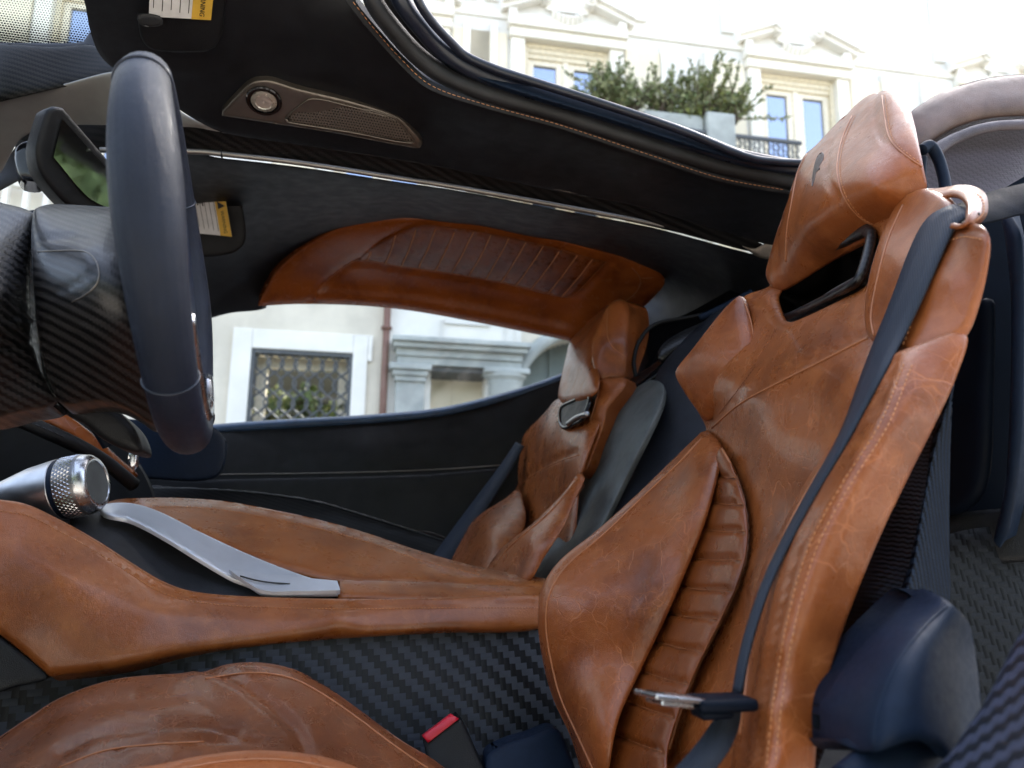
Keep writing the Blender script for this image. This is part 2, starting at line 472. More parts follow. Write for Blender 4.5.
def dotted(name, base, hole, cell, ax=('X', 'Z'), rad=.3, rough=.4, metal=0.):
    s = NT(name); sp = s.n('SeparateXYZ'); s.l(s.co, sp.inputs[0])
    u = s.math('DIVIDE', sp.outputs[ax[0]], cell); v = s.math('DIVIDE', sp.outputs[ax[1]], cell)
    u = s.math('ADD', u, s.math('MULTIPLY', s.math('FLOORED_MODULO', s.math('FLOOR', v), 2), .5))
    du = s.math('SUBTRACT', s.math('FRACT', u), .5); dv = s.math('SUBTRACT', s.math('FRACT', v), .5)
    d = s.math('SQRT', s.math('ADD', s.math('MULTIPLY', du, du), s.math('MULTIPLY', dv, dv)))
    m = s.ramp(d, rad, rad+.1)
    return s.set(color=s.mix(m, hole, base), rough=rough, metal=metal, normal=s.bump(m, cell*.3, .8))
TAN = dict(dark=(.165, .043, .011), mid=(.295, .082, .020), light=(.39, .128, .036))
M = {}
M['leather'] = leather('tan_leather', **TAN, vein=1.25)
M['leather_smooth'] = leather('tan_leather_smooth', **TAN, vein=.45, rough=.32)
M['leather_dark'] = leather('brown_quilt_leather', (.125, .031, .007), (.21, .054, .011), (.29, .084, .019), rough=.3, vein=.35)
M['leather_door'] = leather('cognac_leather', (.20, .046, .008), (.32, .082, .014), (.41, .12, .024), rough=.22, vein=.3)
M['leather_console'] = leather('console_leather', (.185, .051, .012), (.305, .091, .021), (.39, .136, .036), rough=.30, vein=.3)
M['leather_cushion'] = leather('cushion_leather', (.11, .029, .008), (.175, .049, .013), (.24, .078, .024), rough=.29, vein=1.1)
M['thread'] = plain('tan_thread', (.62, .28, .12), .6)
M['piping'] = plain('leather_piping', (.37, .135, .052), .42)
M['dark_thread'] = plain('dark_thread', (.12, .035, .012), .6)
M['black'] = soft('black_trim', (.007, .0075, .009), .44, spec=.3)
M['headliner'] = soft('headliner_suede', (.0090, .0100, .0130), .50, grain=900, gd=.0001, spec=.36)
M['padded'] = soft('padded_trim', (.016, .017, .020), .46, spec=.4)
M['door'] = soft('door_leather', (.010, .011, .013), .45, spec=.3)
M['door_top'] = soft('sky_tinted_door_top', (.038, .080, .165), .34)  # blue sky reflection of the dark door top, put into its base colour
M['seal'] = soft('rubber_seal', (.011, .016, .030), .33, grain=200, gd=.00005)
M['rim_leather'] = soft('wheel_leather', (.008, .0125, .026), .38, grain=1100, gd=.0003, var=.15, spec=.30)  # sky's blue reflection put into the dark leather's colour
M['bulk'] = soft('grey_bulkhead_leather', (.085, .095, .096), .5)
M['bulk2'] = soft('dark_bulkhead', (.012, .014, .021), .42, spec=.4)
M['gloss'] = plain('gloss_black', (.004, .004, .005), .12, spec=.4)
M['plastic'] = plain('satin_blue_black_plastic', (.008, .016, .034), .52, spec=.14, bump=.0002, nscale=120)  # dark plastic with blue sky reflection put into its base colour
M['sideplastic'] = plain('dark_side_plastic', (.004, .007, .014), .5, spec=.08)
M['carbon_big'] = carbon('carbon_tunnel', .0078, ('X', 'Z'), lo=(.007, .008, .010), hi=(.052, .060, .078), rough=.38, spec=.25, rot=.05)
M['carbon_sill'] = carbon('carbon_sill', .0046, ('X', 'Y'), lo=(.007, .009, .014), hi=(.042, .050, .085), rough=.34, spec=.4)
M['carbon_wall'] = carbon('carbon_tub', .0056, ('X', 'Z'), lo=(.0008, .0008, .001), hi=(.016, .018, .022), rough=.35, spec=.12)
M['carbon_fine'] = carbon('carbon_shell', .0014, ('X', 'Z'), lo=(.002, .003, .005), hi=(.030, .036, .052), rough=.4, rot=.35, spec=.2)
M['carbon_shell2'] = carbon('carbon_shell_rear', .0024, ('X', 'Z'), lo=(.0015, .003, .006), hi=(.022, .034, .060), rough=.5, rot=-.5, spec=.06)
M['carbon_gloss'] = carbon('carbon_gloss', .0024, ('X', 'Z'), lo=(.004, .004, .0045), hi=(.026, .025, .027), rough=.3, coat=.14, rot=.3, spec=.4)
M['carbon_trim'] = carbon('carbon_trim', .0026, ('X', 'Z'), lo=(.003, .003, .003), hi=(.016, .015, .015), rough=.3, coat=.1, rot=.5, spec=.25)
M['carbon_header'] = carbon('carbon_header', .0030, ('X', 'Z'), lo=(.004, .004, .004), hi=(.022, .020, .018), rough=.34, rot=.6, spec=.14)
M['carbon_haze'] = carbon('flare_hazed_carbon', .0042, ('X', 'Z'), lo=(.055, .045, .055), hi=(.10, .08, .098), rough=.4)  # carbon paled by flare haze put into both weave colours
M['strap'] = None
M['silver'] = plain('brushed_silver', (.62, .63, .65), .26, 1.0, .06)
M['silver_soft'] = plain('satin_silver', (.55, .55, .56), .38, 1.0, .06)
M['silver_dark'] = plain('dark_metal', (.22, .22, .23), .4, .9)
M['satin_blade'] = plain('satin_blade', (.60, .63, .68), .36, .45, .04)
M['silver_warm'] = plain('warm_silver', (.33, .31, .285), .5, 1.0, .08)
M['paint'] = plain('silver_paint', (.36, .36, .355), .4, .25, .05)
M['bronze'] = plain('smoked_bronze', (.20, .175, .15), .38, .8, .1)
M['white'] = plain('label_white', (.75, .75, .76), .5)
M['yellow'] = plain('label_yellow', (.72, .44, .06), .5)
M['ink'] = plain('label_ink', (.015, .015, .015), .6)
M['red'] = plain('red_button', (.55, .012, .03), .35)
M['emblem'] = plain('embossed_emblem', (.035, .011, .005), .5)
M['lens'] = plain('lamp_lens', (.62, .58, .52), .25, .6, .1)
M['mirror'] = plain('mirror_glass', (.82, .85, .84), .02, 1.0, 0)
M['tan_pink'] = leather('sunlit_rear_leather', (.33, .17, .12), (.44, .24, .17), (.52, .3, .22), rough=.4, vein=.2)  # sun and flare pink put into the leather colour
M['rear_flare2'] = soft('flare_tinted_rear_rim', (.13, .078, .060), .42)  # brown trim, its mauve cast is lens flare put into the colour
M['strap_shaded'] = soft('shaded_belt_webbing', (.006, .008, .014), .7, spec=.05)  # same belt webbing, darkened in colour to take off sky light
M['rear_flare'] = soft('flare_tinted_rear_trim', (.08, .062, .07), .45)  # dark trim lifted by flare haze put into the colour
M['grille'] = dotted('perforated_grille', (.19, .165, .14), (.012, .011, .01), .0042, ('X', 'Y'), .2, .4, .5)
M['doorgrille'] = dotted('perforated_door', (.024, .026, .03), (.001, .001, .001), .008, ('X', 'Z'), .26, .5)
M['knurl'] = dotted('knurled_metal', (.48, .48, .48), (.14, .14, .14), .0036, ('Y', 'Z'), .20, .36, .9)
M['glass'] = glassy('clear_glass', (.96, .98, .98))
M['frit'] = None
def webbing(name):
    s = NT(name)
    sp = s.n('SeparateXYZ'); s.l(s.co, sp.inputs[0])
    w = s.math('SINE', s.math('MULTIPLY', s.math('ADD', sp.outputs['X'], s.math('MULTIPLY', sp.outputs['Y'], -.9)), 2600))
    z = s.math('SINE', s.math('MULTIPLY', s.math('ADD', sp.outputs['Z'], sp.outputs['Y']), 3600))
    h = s.math('ADD', w, s.math('MULTIPLY', z, .6))
    c = s.mix(s.ramp(h, -1.4, 1.4), (.022, .027, .038), (.048, .058, .080))
    return s.set(color=c, rough=.5, normal=s.bump(h, .00015, .5), spec=.12)
M['strap'] = webbing('belt_webbing')

def densY(L, n=10):
    Q = np.array(L, float); return [tuple(float(v) for v in catm(Q, f)) for f in np.linspace(0, 1, n)]
def dens(L, n=12):
    Q = np.array([(c[0], c[1], c[3]) for c in L], float); return [(*(catm(Q, f)[:2]), 'o', float(catm(Q, f)[2])) for f in np.linspace(0, 1, n)]
# ================================================================== driver seat (traced, then copied for the passenger)
seat = thing('car_seat', 'near tan leather bucket seat with a quilted middle and a belt across it', 'car seat', (.42, .74, .2), 'bucket seats')
HOLE = [(779, 296), (786, 287), (832, 259), (876, 236), (881, 241), (870, 284), (862, 291), (796, 322), (787, 321), (782, 310)]
base = puff('backrest', [(782, 272), (830, 246), (886, 208), (940, 190), (970, 240), (950, 300), (925, 345), (915, 385), (886, 485), (846, 580), (814, 680), (802, 790), (700, 800), (594, 790),
    (575, 740), (556, 700), (552, 650), (552, 600), (572, 563), (608, 532), (650, 492), (688, 458), (707, 432), (700, 414), (690, 372), (744, 298), (770, 287)],
    [(740, 545, 'o', -.05), (620, 740, 'o', -.052), (680, 640, 'o', -.056), (700, 500, 'o', -.04), (760, 400, 'o', .0), (710, 430, .99), (850, 345, 'o', .004), (778, 440, 'o', -.008), (800, 500, 'o', -.020), (800, 420, 'o', -.002),
     (862, 380, 'o', .010), (832, 470, 'o', .000), (785, 565, 'o', -.026), (752, 680, 'o', -.046), (955, 350, .50), (880, 535, .51), (820, 720, .545), (556, 590, 1.0), (610, 530, 1.02), (594, 780, .97),
     (744, 300, .92), (782, 272, .90), (880, 225, .66), (985, 250, .49), (690, 375, 1.0), (940, 195, .58), (800, 340, 'o', .002), (752, 335, .89)],
    M['leather'], seat, bulge=.008, w=12, n=SN, thick=.05, holes=[HOLE], step=6,
    grooves=[([(712, 428), (740, 404), (775, 385), (815, 365), (850, 347), (880, 334)], 2.2, .004),
             ([(722, 452), (742, 490), (751, 545), (741, 590), (705, 662), (672, 760)], 4, .006),
             ([(742, 300), (752, 330), (757, 356), (746, 378), (716, 416)], 3, .003)])
def part_edge(nm, pts, tgt, par, r=.0016, mat='piping'): return seam(pts, tgt, r, M[mat], par, nm)
# quilted middle
qb = [(723, 476, 735, 477), (714, 502, 742, 504), (704, 529, 745, 531), (695, 558, 741, 559.5), (682, 587, 732, 590), (669, 613, 717, 619), (654, 640, 702, 652), (638.5, 668.6, 688, 685), (625.6, 699, 673, 717), (613.6, 732, 662, 752)]
quilt = puff('quilted_insert', [(722, 448), (737, 478), (746, 510), (747, 548), (738, 583), (720, 622), (700, 662), (682, 704), (668, 748), (662, 785), (600, 785), (613, 725), (634, 672), (660, 622), (686, 566), (702, 520), (714, 470)],
    dens([(722, 450, 'o', -.014), (747, 548, 'o', -.026), (720, 622, 'o', -.028), (682, 704, 'o', -.030), (662, 785, 'o', -.030)], 8)+dens([(714, 470, 'o', -.024), (686, 566, 'o', -.036), (634, 672, 'o', -.040), (600, 785, 'o', -.040)], 7),
    M['leather_dark'], seat, bulge=.005, w=7, n=SN, thick=.02, step=4,
    grooves=[([(a-6, b-1), ((a+c)/2, (b+d)/2+2.2), (c+6, d+1)], 2.4, .0052) for a, b, c, d in qb])
seam([(722, 449), (738, 479), (747, 512), (748, 548), (739, 584), (721, 623), (701, 663), (683, 705), (669, 749)], [quilt, base], .0017, M['piping'], quilt)
for a, b, c, d in qb: seam([(a-2, b), ((a+c)/2, (b+d)/2+1.6), (c, d)], quilt, .00055, M['piping'], quilt)
# far (inboard) bolster
farb = puff('inner_bolster', [(708, 430, 's'), (722, 446), (719, 472), (706, 520), (690, 562), (665, 620), (640, 672), (618, 722), (606, 790, 's'), (592, 790), (575, 742), (556, 700), (546, 662), (541, 622), (545, 590), (563, 562), (600, 532), (642, 494), (682, 455)],
    [(541, 622, .985), (545, 590, .99), (600, 531, 1.0), (682, 455, 1.0), (707, 431, .97), (556, 700, .965), (592, 785, .93), (718, 468, 'o', -.018), (690, 562, 'o', -.022), (640, 672, 'o', -.026), (606, 780, 'o', -.03), (617, 610, .88), (660, 540, .885), (590, 700, .885)],
    M['leather'], seat, bulge=.016, w=17, n=SN, thick=.06, step=5, wob=.0006)
fl = [(703, 437), (682, 460), (642, 498), (602, 536), (567, 566), (550, 593), (546, 622), (551, 660), (561, 698), (580, 740), (596, 775)]
seam([(x, y) for x, y in fl], farb, .0014, M['piping'], farb)
# near (outboard) bolster
nearb = puff('outer_bolster', [(882, 360), (908, 352), (966, 335), (957, 375), (937, 420), (907, 480), (882, 532), (861, 582), (842, 632), (827, 682), (818, 732), (813, 790, 's'), (734, 790, 's'), (738, 735), (745, 680), (752, 622), (766, 570), (789, 522), (815, 475), (848, 428), (868, 392)],
    dens([(880, 362, 'o', .012), (848, 428, 'o', .004), (815, 475, 'o', -.004), (766, 570, 'o', -.012), (745, 680, 'o', -.018), (735, 785, 'o', -.022)])+dens([(908, 362, 'o', .028), (876, 436, 'o', .038), (838, 500, 'o', .042), (808, 560, 'o', .042), (785, 640, 'o', .039), (771, 785, 'o', .034)])
    +dens([(966, 338, 'o', .006), (937, 420, 'o', .010), (907, 480, 'o', .012), (861, 582, 'o', .014), (827, 682, 'o', .012), (813, 785, 'o', .008)]),
    M['leather'], seat, bulge=.010, w=11, n=SN, thick=.025, step=5, grooves=[([(908, 362), (884, 424), (848, 482), (814, 545), (792, 620), (778, 700), (771, 785)], 2.2, .0028)])
rl = [(908, 364), (884, 424), (848, 482), (814, 545), (792, 620), (778, 700), (771, 766)]
stitches([[(x-4, y) for x, y in rl], [(x+4, y+1) for x, y in rl]], nearb, M['thread'], nearb)
seam([(850, 428), (817, 475), (790, 524), (768, 572), (754, 624), (747, 682), (740, 735)], nearb, .0012, M['piping'], nearb)
# headrest
head = puff('headrest', [(886, 92), (868, 99), (842, 122), (818, 147), (806, 158), (796, 182), (783, 222), (772, 258), (768, 278), (776, 291), (786, 290), (832, 262), (884, 233), (897, 214), (905, 200), (926, 190), (924, 170), (919, 146), (914, 122), (907, 101), (898, 93)],
    [(886, 93, .735), (842, 122, .815), (806, 158, .87), (783, 222, .885), (769, 275, .895), (832, 262, .765), (884, 232, .66), (926, 188, .595), (919, 146, .60), (907, 101, .655), (845, 195, 'o', .040), (880, 140, 'o', .030), (815, 230, 'o', .026), (890, 195, 'o', .03)],
    M['leather_smooth'], seat, bulge=.014, w=16, n=SN, thick=.07, step=5, wob=.0004,
    grooves=[([(807, 152), (797, 174), (792, 201), (787, 230), (786, 262), (789, 284)], 2, .0025), ([(853, 113), (841, 142), (837, 170), (843, 195), (859, 217), (882, 230)], 2, .0025), ([(882, 95), (885, 119), (890, 140), (906, 156), (926, 170)], 2, .0022)])
S1 = [(807, 154), (797, 175), (792, 201), (787, 230), (786, 262)]; S2 = [(852, 116), (841, 142), (837, 170), (843, 195), (859, 217), (880, 229)]; S3 = [(882, 96), (885, 119), (890, 140), (906, 156), (922, 167)]
for s_ in (S1, S2, S3): seam([(x, y) for x, y in s_], head, .0009, M['piping'], head)
stitches([[(x+3, y) for x, y in S2], [(x+3, y-1) for x, y in S3]], head, M['thread'], head, r=.00035)
p_, n_ = drape([(813, 184), (814, 171), (817, 160), (822, 153)], head, 2, .0006)
EMB = []
for q_ in ((817, 158), (812, 187), (825, 154), (821, 170)):
    h_ = BVH[head.name].ray_cast(Vector(CAM), Vector(ray(*q_)).normalized()); EMB.append((q_, np.array(h_[0])+SN*.0004))
emb = puff('emblem', [(822, 152), (824, 154), (822.5, 161), (819, 167), (820, 169), (816.5, 172), (815, 179), (812, 187), (812, 178), (814, 166), (817.5, 156)],
    [(*q_, 'o', float((q3_-SO)@SN)) for q_, q3_ in EMB], M['emblem'], head, bulge=.0006, w=3, n=SN, thick=.002, step=1.5, ostep=1.5)
# front face of the outer strut, from the shoulder up to the headrest
strut = puff('shoulder_strut', [(897, 210), (908, 197), (930, 190), (958, 206), (955, 225), (938, 248), (922, 290), (906, 340), (893, 352), (872, 340), (867, 318), (872, 280), (882, 245)],
    [(897, 210, .625), (930, 190, .575), (958, 208, .52), (938, 248, .53), (906, 340, .535), (870, 325, .595), (882, 245, .618), (905, 260, .565), (890, 330, .565)], M['leather_smooth'], seat, bulge=.009, w=9, n=SN, thick=.06, step=5)
seam([(903, 205), (888, 240), (877, 282), (871, 318), (874, 336)], strut, .0010, M['piping'], strut)
# outer shoulder pad (the squared block beside the belt)
npad = puff('outer_shoulder_pad', [(947, 233), (966, 226), (983, 229), (990, 240), (989, 262), (981, 300), (966, 337), (940, 350), (908, 359), (896, 352), (906, 322), (922, 285), (937, 250)],
    [(947, 234, .515), (988, 238, .455), (981, 300, .465), (966, 337, .475), (906, 358, .512), (897, 350, .528), (922, 285, .52), (950, 290, .487)], M['leather_smooth'], seat, bulge=.010, w=10, n=(-.62, -.72, .3), thick=.03, step=4,
    grooves=[([(944, 242), (965, 236), (986, 241)], 1.8, .002)])
stitches([[(942, 246), (928, 282), (914, 318), (903, 346)], [(945, 242), (965, 237), (984, 240)]], npad, M['thread'], npad, L=.0034, r=.0005)
# inner shoulder pad
fpad = puff('inner_shoulder_pad', [(742, 297), (752, 322), (757, 354), (752, 370), (718, 415), (706, 421), (699, 413), (681, 386), (677, 374), (690, 356)],
    [(742, 298, .905), (757, 355, .865), (718, 415, .945), (704, 420, .975), (677, 375, 1.0), (700, 340, .955), (720, 365, .915)], M['leather'], seat, bulge=.012, w=11, n=(-.8, -.2, .5), thick=.04, step=4)
stitches([[(756, 366), (738, 390), (719, 414)]], [fpad, base], M['dark_thread'], fpad, L=.0025, r=.0005)
seam([(745, 304), (751, 322), (754, 352), (748, 369), (718, 408)], fpad, .0011, M['piping'], fpad)
seam([(712, 428), (740, 404), (775, 385), (815, 365), (850, 347), (868, 338)], base, .0013, M['piping'], base)
# belt pass-through: carbon surround with a dark well and a lever behind it
hp = crom([(x, y) for x, y in HOLE], 5, True); TH = TPS([(779, 300, .895), (832, 259, .775), (880, 238, .655), (862, 291, .655), (790, 322, .86)])
ring = [CAM+ray(*q)*t+SN*.012 for q, t in zip(hp, TH(hp))]
V_, F_ = tube_geo(ring, .0052, 10, True, ell=(1.0, 1.3)); surround = mesh('belt_slot_surround', V_, F_, M['carbon_gloss'], seat)
wv = []; wf = []; m_ = len(ring)
for k_, dep in enumerate((0, .03, .07)):
    for q in ring: wv.append(q-SN*dep)
for k_ in range(2):
    for i in range(m_): wf.append((k_*m_+i, k_*m_+(i+1) % m_, (k_+1)*m_+(i+1) % m_, (k_+1)*m_+i))
mesh('slot_wall', wv, wf, M['carbon_trim'], surround); mesh('slot_back', [q-SN*.068 for q in ring], [tuple(range(len(ring)))], M['headliner'], surround, False)
bar('release_lever', [(812, 309, .80), (832, 294, .765), (868, 274, .69)], .005, M['silver_soft'], seat, ell=(1.2, .8))
# carbon shell behind the bolster, two facets
sh1 = puff('carbon_shell', [(956, 366), (950, 400), (936, 450), (926, 500), (916, 560), (908, 606), (850, 690), (806, 790), (800, 720), (815, 640), (850, 560), (890, 480), (930, 410)],
    [(956, 366, .515), (936, 450, .535), (910, 600, .51), (850, 690, .515), (806, 790, .575), (815, 640, .60), (850, 560, .585), (890, 480, .56), (880, 600, .525)], M['carbon_fine'], seat, bulge=.002, w=6, thick=.01, step=6, back=(.3, .9, -.1))
sh2 = puff('rear_carbon_shell', [(955, 366), (951, 420), (949, 500), (949, 560), (948, 604), (930, 600), (905, 610), (914, 560), (924, 500), (934, 450), (948, 400)],
    [(955, 368, .505), (949, 500, .56), (948, 604, .56), (905, 608, .505), (934, 450, .53), (924, 500, .527)], M['carbon_shell2'], seat, bulge=.002, w=5, thick=.01, step=6, back=(.3, .9, -.1))
# seat base
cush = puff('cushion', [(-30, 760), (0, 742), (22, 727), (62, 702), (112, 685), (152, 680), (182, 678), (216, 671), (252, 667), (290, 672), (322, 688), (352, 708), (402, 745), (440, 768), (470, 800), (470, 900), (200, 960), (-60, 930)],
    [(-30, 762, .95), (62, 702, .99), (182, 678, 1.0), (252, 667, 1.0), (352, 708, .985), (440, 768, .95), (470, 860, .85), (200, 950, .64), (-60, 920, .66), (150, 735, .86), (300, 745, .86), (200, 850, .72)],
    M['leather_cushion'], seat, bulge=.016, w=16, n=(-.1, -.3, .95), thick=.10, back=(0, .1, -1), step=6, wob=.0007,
    grooves=[([(205, 676), (240, 695), (275, 722), (300, 750), (310, 790)], 7, .007), ([(60, 768), (104, 750), (150, 744), (204, 741), (240, 748)], 4, .004), ([(40, 735), (90, 722), (150, 712), (200, 700)], 8, .0025), ([(120, 765), (180, 756), (260, 757)], 3, .0025), ([(150, 700), (200, 715), (240, 740)], 9, .002)])
seam([(205, 679), (252, 673), (290, 678), (320, 693), (350, 713), (400, 750), (430, 770)], cush, .0013, M['piping'], cush)
seam([(58, 768), (104, 751), (150, 745), (204, 742)], cush, .0009, M['piping'], cush)
nose = puff('cushion_front_roll', [(100, 790), (170, 768), (232, 757), (290, 757), (345, 768), (380, 790), (330, 860), (160, 860)],
    [(100, 790, .66), (170, 768, .72), (290, 757, .735), (380, 790, .70), (330, 860, .62), (160, 860, .60)], M['leather_smooth'], seat, bulge=.012, w=12, n=(-.1, -.4, .9), thick=.04, back=(0, .1, -1), step=6)
seam([(165, 772), (232, 761), (290, 761), (342, 771)], nose, .0011, M['piping'], nose)
# passenger seat, one seat pitch further into the car
seat2 = thing('car_seat', 'tan leather bucket seat on the far side, against the black door panel', 'car seat', (.42, 1.59, .2), 'bucket seats')
LS, LD = M['leather_smooth'], M['leather_dark']
b2_ = puff('backrest', [(557, 400), (545, 414), (526, 433), (517, 447), (513, 460), (519, 484), (505, 500), (470, 545), (470, 600), (560, 600), (582, 478), (600, 425), (612, 400), (600, 385), (575, 395)],
    [(557, 400, 'o', .01), (513, 460, 'o', -.01), (545, 470, 'o', -.01), (545, 520, 'o', -.04), (520, 580, 'o', -.05), (582, 470, 'o', -.005), (600, 400, 'o', -.005), (575, 420, 'o', .012), (550, 440, 'o', .012), (480, 560, 'o', -.045)], M['leather'], seat2, bulge=.010, w=7, n=SN, thick=.05, step=4,
    grooves=[([(519, 486), (532, 476), (556, 463), (580, 455)], 2, .006), ([(560, 415), (556, 440), (548, 462)], 6, .003)])
seam([(519, 486), (532, 476), (556, 463), (579, 455)], b2_, .0014, M['piping'], b2_)
lb2 = puff('inner_bolster', [(519, 489), (508, 498), (484, 513), (463, 533), (452, 556), (450, 575), (486, 580), (504, 556), (522, 533), (526, 517), (523, 500)],
    [(519, 489, 'o', .0), (463, 533, 'o', .05), (450, 570, 'o', .055), (486, 580, 'o', .02), (522, 533, 'o', -.01), (495, 535, 'o', .034)], M['leather'], seat2, lam=.02, bulge=.012, w=10, n=SN, thick=.05, step=4)
rb2 = puff('outer_bolster', [(582, 472), (568, 490), (550, 509), (533, 525), (516, 538), (502, 550), (490, 566), (484, 585), (525, 585), (545, 556), (564, 526), (577, 496), (585, 478)],
    [(582, 472, 'o', .01), (550, 509, 'o', .028), (516, 538, 'o', .04), (490, 566, 'o', .05), (525, 585, 'o', .03), (545, 556, 'o', .028), (577, 496, 'o', .01), (535, 545, 'o', .042)], M['leather'], seat2, bulge=.010, w=8, n=SN, thick=.03, step=4, lam=.02)
seam([(576, 481), (551, 511), (518, 540), (505, 552), (494, 567)], rb2, .0016, M['piping'], rb2)
hf2 = puff('headrest', [(571, 341), (584, 328), (600, 312), (612, 303), (620, 302), (606, 330), (600, 348), (597, 362), (600, 380), (596, 394), (580, 402), (566, 405), (559, 398), (563, 374), (567, 356)],
    [(571, 341, 'o', .015), (560, 398, 'o', .02), (566, 405, 'o', .02), (596, 394, 'o', .03), (597, 362, 'o', .035), (606, 328, 'o', .03), (620, 302, 'o', .01), (580, 365, 'o', .035)], LS, seat2, bulge=.010, w=8, n=SN, thick=.06, step=3)
hs2 = puff('headrest_side', [(597, 330), (604, 314), (610, 304), (619, 299.5), (627, 302), (630, 313), (629, 340), (627, 366), (625, 379), (612, 381), (600, 382), (595, 372), (592, 360), (592, 345)],
    [(604, 314, 1.46), (619, 300, 1.455), (629, 313, 1.43), (626, 372, 1.40), (600, 381, 1.395), (592, 352, 1.43), (610, 345, 1.41)], LS, seat2, bulge=.012, w=7, n=(-.5, -.85, .1), thick=.08, back=(.75, .6, .1), step=3,
    grooves=[([(608, 303), (607, 325), (608, 340), (615, 350), (626, 357)], 1.6, .003)])
seam([(608, 304), (607, 325), (608, 340), (615, 350), (626, 357)], hs2, .0010, M['piping'], hs2); seam([(598, 380), (608, 376), (625, 377)], hs2, .0012, M['piping'], hs2)
sp2 = puff('outer_shoulder_pad', [(598, 381), (612, 379), (626, 378.5), (626, 387), (616, 399), (608, 409), (605, 424), (597, 446), (588, 469), (580, 476), (578, 468), (580, 452), (585, 430), (594, 408), (597, 394)],
    [(600, 382, 1.385), (626, 380, 1.36), (608, 409, 1.34), (588, 469, 1.345), (579, 472, 1.37), (585, 430, 1.395), (597, 394, 1.395), (602, 405, 1.36)], LS, seat2, bulge=.009, w=6, n=(-.5, -.8, .3), thick=.07, back=(.8, .55, -.1), step=3)
seam([(599, 390), (595, 406), (587, 430), (582, 452), (581, 468)], sp2, .0013, M['piping'], sp2); seam([(598, 392), (610, 391), (624, 388)], sp2, .0011, M['piping'], sp2)
c2_ = cush.copy(); COL.objects.link(c2_); c2_.parent = seat2; c2_.location = (0, 0, 0)
for g_ in list(cush.children):
    d2_ = g_.copy(); COL.objects.link(d2_); d2_.parent = c2_
h2 = [CAM+ray(*q)*(tval((q[0], q[1], 'o', .024)))+SN*.004 for q in crom([(563, 409), (575, 402), (589, 396.5), (592, 400), (589, 411), (585, 420), (575, 426), (566, 429), (562, 424)], 3, True)]
V_, F_ = tube_geo(h2, .0042, 8, True); sr2 = mesh('belt_slot_surround', V_, F_, M['gloss'], seat2); mesh('slot_back', h2, [tuple(range(len(h2)))], M['headliner'], sr2, False)
bar('release_lever', [(568, 424, 'o', .034), (576, 418, 'o', .034), (587, 414, 'o', .034)], .005, M['silver_soft'], seat2)
# the hinge cover and tube at the foot of the near seat
cover = thing('seat_hinge_cover', 'satin blue-black plastic cover at the outer foot of the near seat', 'plastic cover', P(890, 768, .43))
cv = puff('cover_shell', [(819, 706, 's'), (846, 665), (879, 629), (908, 599), (917, 591), (926, 591), (947, 602), (968, 623), (975, 650), (981, 706), (980, 724), (950, 762, 's'), (938, 747), (914, 740), (894, 746), (878, 752, 's'), (821, 749, 's')],
    [(819, 706, .475), (846, 665, .475), (908, 599, .49), (879, 706, .405), (894, 668, .41), (914, 638, .42), (947, 604, .44), (975, 650, .455), (981, 715, .435), (950, 760, .40), (875, 750, .40), (821, 749, .47)], M['plastic'], cover, bulge=.004, w=6, thick=.03, back=(.1, 1, 0), step=5)
seam([(946, 606), (930, 620), (914, 638), (903, 653), (894, 668), (885, 688), (879, 706), (875, 728), (873, 748)], cv, .0016, M['plastic'], cv, 'crease_edge', -.0004)
bar('pivot_tube', [(850, 790, .42), (880, 768, .42), (905, 760, .42), (930, 757, .425), (960, 768, .44)], .014, M['plastic'], cover)

# ================================================================== driver's belt
belt = thing('seat_belt', 'blue-grey seat belt running down across the near seat with a metal latch plate', 'seat belt', P(900, 300, .55), 'seat belts')
Lc = [(954, 205, .538), (940, 210, .545), (924, 222, .545), (908, 255, .545), (892, 300, .545), (868, 358, .555), (852, 404, .56), (838, 440, .56), (812, 485, .56), (776, 552, .55), (757, 597, .54), (741, 648, .535), (733, 692, .53)]
Rc = [(980, 214, .484), (968, 217, .488), (955, 226, .492), (938, 262, .494), (918, 308, .50), (890, 362, .515), (868, 402, .525), (846, 444, .535), (818, 490, .54), (783, 556, .535), (764, 602, .53), (749, 652, .525), (742, 693, .522)]
SEATP = [base, nearb, strut, npad, quilt]
up_ = strip('shoulder_strap', over(Lc, SEATP), over(Rc, SEATP), M['strap'], belt, steps=90, across=3, thick=.0022)
strip('upper_strap', pts3([(1060, 176, .60), (1024, 184, .59), (985, 194, .575), (955, 206, .555)]), pts3([(1060, 214, .56), (1024, 214, .55), (990, 222, .53), (960, 226, .515)]), M['strap_shaded'], belt, steps=20, across=2, thick=.0022)
strip('lap_strap', pts3([(722, 706, .523), (712, 722, .52), (696, 745, .515), (672, 772, .51), (650, 795, .5)]), pts3([(742, 708, .519), (738, 730, .513), (728, 752, .505), (708, 778, .50), (690, 800, .49)]), M['strap'], belt, steps=30, across=2, thick=.0022)
mb = MB()
lat = thing('seat_belt_latch', 'black and silver belt latch plate hanging on the near belt', 'belt latch', P(700, 700, .5)) if False else belt
A_ = P(645, 694, .497); B_ = P(700, 700, .512)
ax = (B_-A_)/np.linalg.norm(B_-A_); sd = np.cross(ax, (0, 0, 1)); sd /= np.linalg.norm(sd); vv = np.cross(sd, ax)
def fr(O, ax, sd, vv): return lambda q: O+ax*q[0]+sd*q[1]+vv*q[2]
L_ = np.linalg.norm(B_-A_)
tongue = MB().box((0, -.011, -.0016), (L_, .011, .0016), fr(A_, ax, sd, vv), .0009).box((.008, -.008, -.0052), (L_*.75, .008, -.002), fr(A_, ax, sd, vv), .0008).build('latch_tongue', M['silver'], belt)
MB().box((.004, -.005, .0014), (.012, .005, .0024), fr(A_, ax, sd, vv), .0005).build('latch_slot', M['gloss'], tongue)
